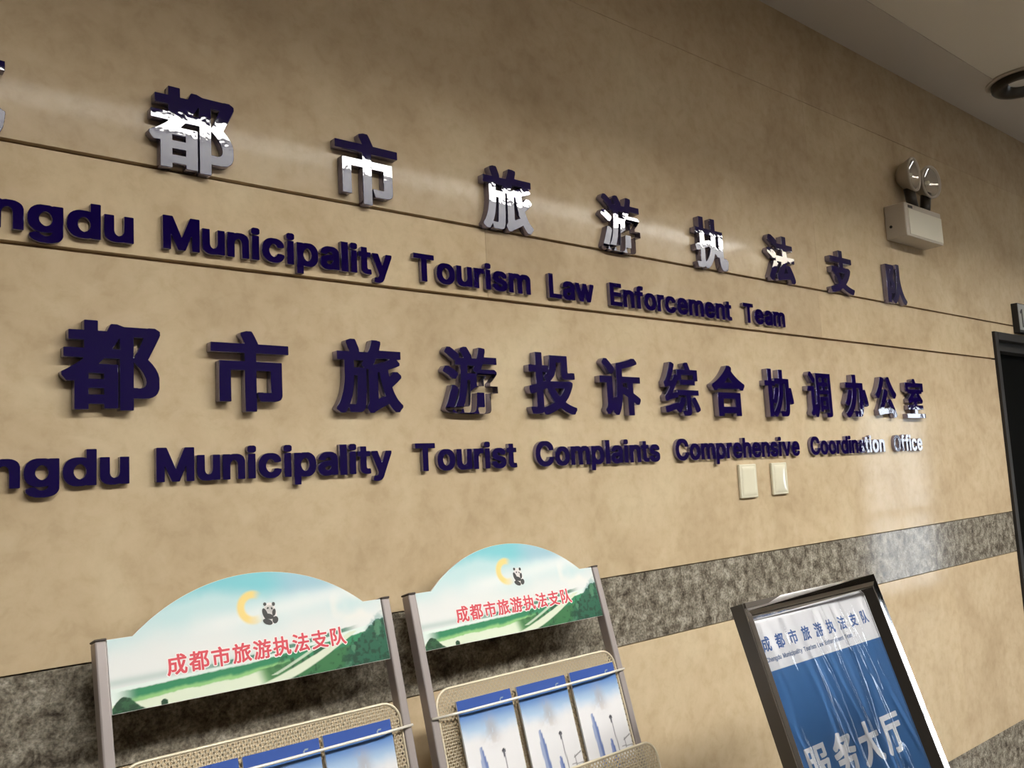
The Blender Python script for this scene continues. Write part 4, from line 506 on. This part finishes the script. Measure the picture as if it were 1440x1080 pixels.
BW0, BW1, BB = .009, .489, -.106       # board extents in rack coordinates
def arch_top(s):
    s0, s1, hp = .047, .452, .0755
    if s <= s0 or s >= s1: return .003
    c = (s1-s0)/2; r = (c*c+hp*hp)/(2*hp); m = (s0+s1)/2
    return .003+math.sqrt(max(r*r-(s-m)**2, 0))-(r-hp)
def board_picture():
    nx, nz = 330, 125
    S = np.linspace(BW0+.0005, BW1-.0005, nx+1); top = np.array([arch_top(s)-.0004 for s in S])
    v = np.linspace(0, 1, nz+1)
    SS = np.repeat(S[None, :], nz+1, 0); TT = BB+.0004+(top[None, :]-BB-.0004)*v[:, None]
    n1 = fbm(SS, TT, 12, 3); n2 = fbm(SS, TT, 55, 9); n3 = fbm(SS, TT, 160, 17)
    c = np.zeros(SS.shape+(3,)); c[:] = lin((236, 238, 236))
    sky = sm(-.055, .068, TT-.35*(SS-.25)*0+.02*(n1-.5)*2)
    c = blend(c, (196, 228, 230), sm(.0, .75, sky)); c = blend(c, (128, 208, 218), sm(.75, 1.0, sky)*(1-.5*sm(.3, .45, SS)))
    cl = sm(.46, .6, n1+.25*sm(.2, .36, SS)*sm(.0, .05, TT)*(1-sm(.42, .5, SS)))
    c = blend(c, (168, 200, 218), .75*cl*sm(.26, .33, SS)*sm(.015, .05, TT))
    c = blend(c, (246, 243, 236), .8*sm(.5, .62, fbm(SS, TT, 9, 31))*sm(-.05, -.01, TT)*(1-sm(.02, .05, TT)))
    c = blend(c, (245, 246, 244), .7*np.exp(-((TT+.004-.10*(SS-.12))/.016)**2)*sm(.08, .2, SS))
    # distant haze hills at left
    hz = -.066+.010*SS
    c = blend(c, (170, 196, 190), .6*np.exp(-((TT-hz-.004)/.006)**2)*(1-sm(.25, .36, SS)))
    # far dark green bank, thin white water, broad green bank, pale river
    up1 = -.0655+.030*SS+.10*np.maximum(SS-.22, 0)**1.2; 
    c = blend(c, (38, 120, 92), .9*(sm(-.001, .001, up1+.003*n2-TT))*sm(.10, .2, SS)*(1-sm(.40, .44, SS)))
    w1 = up1-.0055+.001*n2
    c = blend(c, (232, 245, 238), sm(-.0012, .0012, w1-TT))
    g1 = w1-.0065-.004*sm(.3, .42, SS)
    c = blend(c, (44, 136, 92), sm(-.001, .001, g1+.002*n3-TT)*sm(.01, .05, SS))
    g2 = g1-.011+.006*(n2-.5)
    c = blend(c, (150, 205, 130), sm(-.003, .003, g2-TT)*sm(.01, .06, SS)*(1-sm(.26, .32, SS)))
    w2 = g2-.0055-.0*SS
    c = blend(c, (228, 238, 214), sm(-.001, .0015, w2-TT)*(1-sm(.235, .262, SS+.3*(TT+.1))))
    c = blend(c, (56, 116, 66), .9*sm(-.001, .001, w2+.002-TT)*sm(.235, .262, SS+.25*(TT+.1)))
    dk = sm(.50, .62, n3*.6+n2*.4)
    c = blend(c, (24, 78, 48), .8*dk*sm(-.001, .001, g1-.003-TT)*sm(.24, .3, SS))
    # winding pale river running up to the right
    rc = .262+.165*np.clip((TT+.106)/.062, 0, 1)**.8; rw = .030-.022*np.clip((TT+.106)/.062, 0, 1)
    c = blend(c, (226, 234, 210), sm(rw*1.0, rw*.7, np.abs(SS-rc-.004*(n2-.5)))*(TT < -.046))
    rc2 = rc-.040
    c = blend(c, (215, 228, 205), .8*sm(.008, .004, np.abs(SS-rc2))*(TT < -.062)*(TT > -.094))
    # dark trees, right edge and lower left corner
    tr = -.080+.052*sm(.385, .495, SS)+.018*(n2-.5)+.008*(n3-.5)
    tm = sm(-.001, .001, tr-TT)*sm(.395, .42, SS+.012*(n2-.5)+.35*(TT+.075)*(TT < -.075)*-1)
    c = blend(c, (30, 96, 70), tm); c = blend(c, (18, 58, 38), tm*.8*sm(.45, .62, n3)); c = blend(c, (92, 150, 112), tm*.6*sm(.60, .7, n2))
    c = blend(c, (120, 170, 170), .6*np.exp(-((TT-tr-.002)/.004)**2)*sm(.44, .46, SS))
    bl = -.110+.026*np.exp(-((SS-.028)/.022)**2)+.004*(n3-.5)
    bm_ = sm(-.001, .001, bl-TT); bm2 = sm(.006, .005, np.hypot(SS-.085, (TT+.103)))
    c = blend(c, (40, 92, 56), np.maximum(bm_, bm2)); c = blend(c, (20, 58, 34), .8*sm(.45, .6, n3)*np.maximum(bm_, bm2))
    # soft yellow crescent
    rr = np.hypot(SS-.243, TT-.0205); an = np.arctan2(TT-.0205, SS-.243)
    ring = sm(.0125, .0175, rr)*(1-sm(.0255, .0305, rr)); op = sm(.75, 1.6, np.abs(an)) ; lo = 1-.45*sm(.0, 1., -(an))*(np.abs(an) < 1.9)
    c = blend(c, (250, 220, 130), .95*ring*op*np.where(an < 0, .55+.45*sm(1.3, 2.3, -an), 1))
    me = bpy.data.meshes.new('printed_picture')
    verts = np.stack([SS, np.zeros_like(SS), TT], -1).reshape(-1, 3)
    idx = np.arange((nz+1)*(nx+1)).reshape(nz+1, nx+1)
    F = np.stack([idx[:-1, :-1], idx[:-1, 1:], idx[1:, 1:], idx[1:, :-1]], -1).reshape(-1, 4)
    me.from_pydata(verts.tolist(), [], F.tolist())
    a = me.color_attributes.new('print', 'FLOAT_COLOR', 'POINT')
    a.data.foreach_set('color', np.concatenate([c*.80, np.ones(c.shape[:2]+(1,))], -1).astype(np.float32).ravel())
    me.update(); return me

def panda_mesh():
    """little seated panda emblem: flat black and white shapes"""
    bmw = bmesh.new(); bmk = bmesh.new()
    def ell(bm, cx, cz, rx, rz, rot=0, y=0.):
        vs = []
        for k in range(22):
            a = 2*math.pi*k/22; x, z = rx*math.cos(a), rz*math.sin(a)
            vs.append(bm.verts.new((cx+x*math.cos(rot)-z*math.sin(rot), y, cz+x*math.sin(rot)+z*math.cos(rot))))
        bm.faces.new(vs)
    ell(bmw, 0, -.002, .0115, .0150); ell(bmw, .001, .0085, .0088, .0080); ell(bmk, -.0058, .0150, .0026, .0026, 0, -.0001); ell(bmk, .0080, .0135, .0026, .0030, 0, -.0001)
    ell(bmk, -.0072, .0005, .0038, .0088, .25, -.0001); ell(bmk, -.0015, -.0040, .0078, .0040, -.35, -.0001); ell(bmk, .0072, .0010, .0028, .0055, -.25, -.0001)
    ell(bmk, -.0045, -.0118, .0080, .0042, -.45, -.0001); ell(bmk, .0078, -.0105, .0046, .0056, -.45, -.0001)
    ell(bmk, -.0018, .0085, .0017, .0013, .5, -.00015); ell(bmk, .0044, .0072, .0013, .0018, .4, -.00015)
    for b in (bmw, bmk):
        for f in b.faces:
            f.normal_update()
            if f.normal.y > 0: f.normal_flip()
    a = bpy.data.meshes.new('emblem_white'); bmw.to_mesh(a); bmw.free()
    b = bpy.data.meshes.new('emblem_black'); bmk.to_mesh(b); bmk.free(); return a, b

def cover_mesh(w, h):
    nx, nz = 60, 110
    X = np.linspace(0, 1, nx+1)[None, :].repeat(nz+1, 0); Z = np.linspace(0, 1, nz+1)[:, None].repeat(nx+1, 1)
    d = (1-Z)*h*1000     # mm below the top edge
    x = X*w*1000
    n = fbm(X*w, Z*h, 40, 5); n2 = fbm(X*w, Z*h, 130, 8)
    c = np.zeros(X.shape+(3,)); c[:] = lin((62, 92, 168))
    sky = sm(20, 24, d)
    grad = np.clip((d-22)/75, 0, 1)
    s = np.zeros_like(c); s[:] = lin((88, 132, 198)); s = blend(s, (186, 210, 232), sm(0, .6, grad)); s = blend(s, (233, 232, 234), sm(.35, .85, grad+.3*(n-.5)))
    c = c*(1-sky[..., None])+s*sky[..., None]
    # top right ring mark
    r = np.hypot(x-w*1000+24, d-17); an = np.arctan2(-(d-17), x-w*1000+24)
    c = blend(c, (196, 206, 190), .8*sm(5.8, 5.2, r)*sm(3.0, 3.6, r)*(np.abs(an) > .5))
    # grey-brown hazy mass
    c = blend(c, (178, 172, 176), .75*np.exp(-(((x-w*520)/15)**2+((d-60-.2*(x-60))/24)**2)*1.2)*sm(.3, .6, n2+.1))
    c = blend(c, (205, 196, 188), .5*np.exp(-(((x-w*470)/20)**2+((d-80)/10)**2))*sm(.35, .6, n2))
    # towers
    def tower(x0, wd, top, lean, col1, col2):
        nonlocal c
        cx = x0+lean*(d-top); half = np.minimum(wd, 2+.16*(d-top))
        m = sm(.8, 0, np.abs(x-cx)-half)*(d > top)
        c = blend(c, col1, m*.9); c = blend(c, col2, m*.9*sm(-1, 2, x-cx))
    tower(w*270, 7, 88, .05, (150, 164, 200), (104, 124, 176)); tower(w*560, 6, 146, .03, (122, 142, 196), (92, 112, 172))
    # lamp post
    c = blend(c, (60, 60, 68), sm(4.6, 3.6, np.hypot(x-w*660, (d-106)))); c = blend(c, (60, 60, 68), sm(3.4, 2.4, np.abs(x-w*660)+.3*np.abs(d-112)))
    c = blend(c, (120, 120, 128), sm(1.4, .8, np.abs(x-w*665-.03*(d-106)))*(d > 106))
    # pavilion roof lines right
    c = blend(c, (110, 108, 112), .9*sm(1.6, .8, np.abs(d-152+.35*(x-w*920)))*(x > w*830)*(x < w*1000))
    c = blend(c, (120, 118, 122), .8*sm(1.4, .8, np.abs(x-w*850-.0*d))*(d > 152)*(d < 172))
    c = blend(c, (130, 128, 132), .8*sm(1.4, .8, np.abs(d-168-.1*(x-w*800)))*(x > w*760))
    me = bpy.data.meshes.new('cover')
    V = np.stack([X*w, np.zeros_like(X), (Z-1)*h], -1).reshape(-1, 3)
    idx = np.arange((nz+1)*(nx+1)).reshape(nz+1, nx+1)
    F = np.stack([idx[:-1, :-1], idx[:-1, 1:], idx[1:, 1:], idx[1:, :-1]], -1).reshape(-1, 4)
    me.from_pydata(V.tolist(), [], F.tolist())
    a = me.color_attributes.new('print', 'FLOAT_COLOR', 'POINT')
    a.data.foreach_set('color', np.concatenate([c*.80, np.ones(c.shape[:2]+(1,))], -1).astype(np.float32).ravel())
    me.update(); me.materials.append(COVER); return me

def rounded(x0, x1, z0, z1, r, corners=(1, 1, 1, 1), n=7):
    """bl, br, tr, tl corner flags"""
    out = []
    for (cx, cz, a0, f) in ((x0+r, z0+r, math.pi, corners[0]), (x1-r, z0+r, 1.5*math.pi, corners[1]), (x1-r, z1-r, 0, corners[2]), (x0+r, z1-r, .5*math.pi, corners[3])):
        if f:
            for k in range(n): a = a0+k/(n-1)*math.pi/2; out.append((cx+r*math.cos(a), cz+r*math.sin(a)))
        else: out.append((cx+math.copysign(r, math.cos(a0+math.pi/4)), cz+math.copysign(r, math.sin(a0+math.pi/4))))
    return out
def clip_line(poly, p, d):
    lo, hi = -9., 9.; n = len(poly)
    for i in range(n):
        ax, az = poly[i]; bx, bz = poly[(i+1) % n]
        nx_, nz_ = bz-az, -(bx-ax)                # outward for ccw
        den = nx_*d[0]+nz_*d[1]; num = nx_*(ax-p[0])+nz_*(az-p[1])
        if abs(den) < 1e-12:
            if num < 0: return None
            continue
        t = num/den
        if den > 0: hi = min(hi, t)
        else: lo = max(lo, t)
    return (lo, hi) if hi-lo > .002 else None
def lattice(bm, poly, y0, pitch, wdt, dep, zscale=1.25):
    xs_ = [p[0] for p in poly]; zs_ = [p[1] for p in poly]
    L = math.hypot(1, zscale); span = (max(xs_)-min(xs_))+(max(zs_)-min(zs_))/zscale+.02
    for sgn in (1, -1):
        d = (1/L, sgn*zscale/L); k = -int(span/pitch)-2
        while k*pitch < 2*span:
            p = (min(xs_)+k*pitch, min(zs_) if sgn > 0 else max(zs_)); k += 1
            c = clip_line(poly, p, d)
            if not c: continue
            a = (p[0]+d[0]*c[0], p[1]+d[1]*c[0]); b = (p[0]+d[0]*c[1], p[1]+d[1]*c[1]); nx_, nz_ = -d[1]*wdt/2, d[0]*wdt/2
            q = [bm.verts.new((a[0]+nx_, y0, a[1]+nz_)), bm.verts.new((a[0]-nx_, y0, a[1]-nz_)), bm.verts.new((b[0]-nx_, y0, b[1]-nz_)), bm.verts.new((b[0]+nx_, y0, b[1]+nz_))]
            r = [bm.verts.new(v.co+Vector((0, dep, 0))) for v in q]
            bm.faces.new(q); bm.faces.new(r[::-1])
            for i in range(4): bm.faces.new((q[i], r[i], r[(i+1) % 4], q[(i+1) % 4]))

PIC = board_picture(); PIC.materials.append(PICT)
PW, PK = panda_mesh(); PW.materials.append(PINKW); PK.materials.append(PANDA)
CW, CH = .131, .205
COV = cover_mesh(CW, CH)
RN = {0: 'left', 1: 'right'}
def build_rack(x0, lab):
    root = empty('brochure_rack'); root.matrix_world = lean_matrix(x0, -.07, 1.36, KL)
    tag(root, lab, 'brochure rack', 'leaning brochure racks')
    L = 1.375*CL
    for s in (-.0005, .4985):
        bm = bmesh.new(); bm_box(bm, (s-.0085, .0, -L), (s+.0085, .026, .002), .003, 2)
        p = put('post', bm_done(bm, 'post'), POST, root)
        bm = bmesh.new(); bm_box(bm, (s-.009, -.0005, .002), (s+.009, .0265, .0055), .0012, 1)
        put('cap', bm_done(bm, 'cap'), POSTCAP, p)
    # header board
    n = 46; S0 = [.047+(.452-.047)*i/n for i in range(n+1)]
    loop = [(BW0, BB), (BW1, BB), (BW1, .003)]+[(s, arch_top(s)) for s in S0[::-1]]+[(BW0, .003)]
    me = outline_mesh(loop and [loop], .005, [BOARD], 0, 'header_board')
    bd = put('header_board', me, None, root, (0, .009, 0)); bd['label'] = 'arched board printed with a green river landscape and red characters'
    put('printed_picture', PIC, None, bd, (0, -.0053, 0))
    for me_, y_ in ((PW, -.0055), (PK, -.0057)):
        e1 = put('panda_emblem', me_, None, bd, (.2705, y_, .0062)); e1.scale = (1.12, 1, 1.12)
    # lettering on the board, one mesh for the red strokes and one for their white outline
    for pre, m, yy, nm in (('h', PINKW, -.0056, 'lettering_outline'), ('r', RED, -.0059, 'lettering')):
        loops = []
        for i, ch in enumerate('成都市旅游执法支队'):
            sc = .0325/1000; ox = .0925+i*.0352
            loops += [[((x)*sc+ox, y*sc-.0625) for x, y in Lp] for Lp in glyph(pre+ch)]
        if nm == 'lettering_outline':
            bmx = bmesh.new()
            for i, ch in enumerate('成都市旅游执法支队'):
                lp = [[((x)*sc+.0925+i*.0352, y*sc-.0625) for x, y in Lp] for Lp in glyph('h'+ch)]
                mm = outline_mesh(lp, .0002, [m], 0, nm); bmx.from_mesh(mm)
            mm = bpy.data.meshes.new(nm); bmx.to_mesh(mm); bmx.free(); mm.materials.append(m)
            put(nm, mm, None, bd, (0, yy+.0002, 0))
        else: put(nm, outline_mesh(loops, .0002, [m], 0, nm), None, bd, (0, yy+.0002, 0))
    # baskets of expanded mesh, one above the other
    for bi, top in enumerate((-.180, -.60)):
        bk = empty('basket', (0, 0, top), root)
        bx0, bx1, dp = .011, .489, -.32
        poly = rounded(bx0, bx1, dp, 0, .032, (0, 0, 1, 1))
        bm = bmesh.new(); lattice(bm, poly, .006, .0088, .0030, .0012)
        g = put('back_mesh', bm_done(bm, 'back_mesh'), MESHM, bk); g['kind'] = 'stuff'
        bm = bmesh.new(); bm_tube(bm, [(x, .006, z) for x, z in poly], .0026, 8, True)
        put('rim_wire', bm_done(bm, 'rim_wire', True), WIRE, bk)
        # flat solid band just under the rim
        fx0, fx1, ft, fb = .002, .496, -.197, -.33
        poly2 = rounded(fx0, fx1, fb, ft, .030, (0, 0, 1, 1))
        bm = bmesh.new(); lattice(bm, poly2, -.045, .0088, .0030, .0012)
        g = put('front_mesh', bm_done(bm, 'front_mesh'), MESHM, bk); g['kind'] = 'stuff'
        bm = bmesh.new(); bm_tube(bm, [(x, -.045, z) for x, z in poly2], .0026, 8, True)
        put('rim_wire', bm_done(bm, 'rim_wire', True), WIRE, bk)
        bm = bmesh.new()
        bm_box(bm, (fx0, -.045, fb-.002), (fx1, .006, fb))
        put('floor_plate', bm_done(bm, 'floor_plate'), MESHM, bk)
        bm = bmesh.new(); bm_tube(bm, [(-.008, -.002, -.046), (.06, -.0205, -.0465), (.25, -.0215, -.0472), (.44, -.0205, -.0465), (.507, -.002, -.046)], .0024, 8)
        put('retaining_wire', bm_done(bm, 'retaining_wire', True), mat('white_wire', (.80, .76, .66), .3, metal=.2) if 'white_wire' not in bpy.data.materials else bpy.data.materials['white_wire'], bk)
    bm = bmesh.new(); bm_box(bm, (.008, .008, -1.20), (.490, .020, -1.18), .002, 1); put('cross_bar', bm_done(bm, 'cross_bar'), POST, root)
    return root
def copy_tree(o, parent=None):
    c = o.copy(); COL.objects.link(c)
    if parent is not None: c.parent = parent
    for ch in list(o.children): copy_tree(ch, c)
    return c
bpy.context.view_layer.update()
rackA = build_rack(.380, 'brochure rack with arched landscape header, the larger one, away from the chrome sign')
rackB = copy_tree(rackA); rackB.matrix_world = lean_matrix(.938, -.07, 1.36, KL)
rackB['label'] = 'brochure rack with arched landscape header, standing nearer the chrome sign'

bm = bmesh.new(); bm_box(bm, (0, .0002, -CH), (CW, .0045, 0)); BLOCK = bm_done(bm, 'pages'); BLOCK.materials.append(PAPER)
br0 = None
def brochure(rx, s, t, dy, where):
    global br0
    if br0 is None:
        o = put('brochure', BLOCK); put('cover', COV, None, o); br0 = o
    else: o = copy_tree(br0)
    A = lean_matrix(rx, -.07, 1.36, KL) @ Matrix.Translation((s, dy, t))
    o.matrix_world = A
    tag(o, 'blue brochure with skyline cover, %s' % where, 'brochure', 'brochures in the racks')
PL = ('nearest the picture edge', 'middle', 'last')
for rx, ss, nm in ((.380, (.052, .190, .329), 'other rack'), (.938, (.047, .194, .340), 'chrome sign')):
    for i, s in enumerate(ss):
        side = 'of the rack away from the sign' if nm == 'other rack' else 'of the rack nearer the sign'
        pos = ('first', 'middle one', 'one nearest the doorway')[i]
        brochure(rx, s, (-.2065, -.2075, -.2065)[i], -.0075, pos+' '+side)

# ------------------------------------------------------------------ chrome framed sign stand
SK = .32
sg = empty('sign_stand'); sg.matrix_world = lean_matrix(1.487, -.45, 1.24, SK)
tag(sg, 'chrome framed floor sign with a blue and white poster under crinkled film', 'sign stand')
FW, FT, FB = .440, .027, -1.0
def frame_bar(a, b, c_, d_, name):
    """bar of the picture frame: raised flat outer lip sloping down to the opening"""
    # outer rectangle and inner rectangle corners, profile swept as one quad strip
    return None
bm = bmesh.new()
WL, WT, WR = .014, .035, .036          # widths of the left, top and right rims
def corners(fl, ft, fr, ys):
    """ys: y at bottom-left, bottom-right, top-right, top-left"""
    return [bm.verts.new(p) for p in ((-fl, ys[0], FB-ft), (FW+fr, ys[1], FB-ft), (FW+fr, ys[2], FT+ft), (-fl, ys[3], FT+ft))]
def ys(l, r_): return (-l, -r_, -r_, -l)
rings = [corners(WL, WT, WR, (-.008,)*4), corners(WL, WT, WR, ys(.0075, .02515)), corners(WL*.65, WT*.55, WR*.62, ys(.0105, .0264)), corners(WL*.3, WT*.3, WR*.30, ys(.0118, .0274)),
         corners(WL*.2, WT*.22, WR*.24, ys(.0112, .0266)), corners(0, 0, 0, (-.004,)*4), corners(0, 0, 0, (-.002,)*4), corners(WL*.5, WT*.8, WR*.8, (-.006,)*4)]
for A, B in zip(rings, rings[1:]+rings[:1]):
    for k in range(4): bm.faces.new((A[k], A[(k+1) % 4], B[(k+1) % 4], B[k]))
put('chrome_frame', bm_done(bm, 'chrome_frame'), CHROME, sg)
bm = bmesh.new()
for a, b in (((-WL-.003, -.0070, FB-.035), (-WL, .024, FT+WT)), ((FW+WR-.004, -.012, FB-.035), (FW+WR, .024, FT+WT)), ((-WL, -.012, FT+WT-.01), (FW+WR-.004, .024, FT+WT)), ((-WL, -.012, FB-WT), (FW+WR-.004, .024, FB-.025))): bm_box(bm, a, b)
put('frame_side', bm_done(bm, 'frame_side'), mat('satin_dark_metal', (.10, .085, .07), .35, metal=.5), sg)
box('back_board', (-.002, .0005, FB), (FW+.002, .012, FT), BLACK, sg)
pp = box('poster', (0, -.0010, FB), (FW, .0002, FT), POSTERW, sg)
box('blue_field', (.0, -.0013, FB+.002), (FW, -.0010, -.0735), POSTERB, pp)
loops = []
for i, ch in enumerate('成都市旅游执法支队'):
    sc = .0305/1000; loops += [[(x*sc+.0085+i*.0481, y*sc-.034) for x, y in Lp] for Lp in glyph('r'+ch)]
put('small_characters', outline_mesh(loops, .0002, [PRNAVY], 0, 'small_characters'), None, pp, (0, -.0011, 0))
loops = []; x = .008
for wd in 'Chengdu Municipality Tourism Law Enforcement Team'.split():
    for c in wd:
        g = glyph('l'+c); bb = bbox(g); s_ = .0162/1000
        loops += [[((a-bb[0])*s_+x, b_*s_-.0560) for a, b_ in Lp] for Lp in g]; x += (bb[2]-bb[0]+50)*s_
    x += .0055
put('small_letters', outline_mesh(loops, .0002, [mat('print_grey_blue', (.12, .16, .26), .5)], 0, 'small_letters'), None, pp, (0, -.0011, 0))
loops = []
for ch, xx in zip('服务大厅', (.020, .117, .214, .311)):
    sc = .080/1000; loops += [[(x_*sc+xx, y_*sc*1.06-.2925) for x_, y_ in Lp] for Lp in glyph('z'+ch)]
put('large_characters', outline_mesh(loops, .0003, [POSTERW], 0, 'large_characters'), None, pp, (0, -.0013, 0))
# crinkled clear film
nx, nz = 180, 400
X = np.linspace(.001, FW-.001, nx+1)[None, :].repeat(nz+1, 0); Z = np.linspace(FB+.001, FT-.001, nz+1)[:, None].repeat(nx+1, 1)
H = np.zeros_like(X); rs = np.random.RandomState(11)
for k in range(90):
    cx = rs.uniform(.0, FW); cz = rs.uniform(-.72, .02); ln = rs.uniform(.03, .11); wd = rs.uniform(.004, .012); sl = rs.uniform(-.05, .28); am = rs.uniform(.0010, .0034)
    u = (X-cx)+sl*(Z-cz); H += am*np.exp(-(u/wd)**2)*np.exp(-((Z-cz)/ln)**2)
H += .0024*(fbm(X, Z*.22, 26, 40)-.5)+.0085*(1-sm(.20, .46, X))*sm(-.34, -.12, Z)
V = np.stack([X, -.0030-H*np.clip(X/.03, .1, 1), Z], -1).reshape(-1, 3); idx = np.arange((nz+1)*(nx+1)).reshape(nz+1, nx+1)
Fc = np.stack([idx[:-1, :-1], idx[:-1, 1:], idx[1:, 1:], idx[1:, :-1]], -1).reshape(-1, 4)
me = bpy.data.meshes.new('clear_film'); me.from_pydata(V.tolist(), [], Fc.tolist())
for p in me.polygons: p.use_smooth = True
FILM = bpy.data.materials.new('clear_film'); FILM.use_nodes = True; nt = FILM.node_tree
nt.nodes.remove(nt.nodes['Principled BSDF']); out = nt.nodes['Material Output']
tr = nt.nodes.new('ShaderNodeBsdfTransparent'); gl = nt.nodes.new('ShaderNodeBsdfGlossy'); gl.inputs['Roughness'].default_value = .06
fr = nt.nodes.new('ShaderNodeFresnel'); fr.inputs['IOR'].default_value = 1.55; mx = nt.nodes.new('ShaderNodeMixShader')
nt.links.new(fr.outputs[0], mx.inputs[0]); nt.links.new(tr.outputs[0], mx.inputs[1]); nt.links.new(gl.outputs[0], mx.inputs[2]); nt.links.new(mx.outputs[0], out.inputs[0])
put('clear_film', me, FILM, sg)
# legs carrying the frame
for s in (.04, .40):
    bm = bmesh.new(); bm_box(bm, (s-.01, .012, -1.303), (s+.01, .03, -.2), .002, 1); put('leg', bm_done(bm, 'leg'), CHROME, sg)
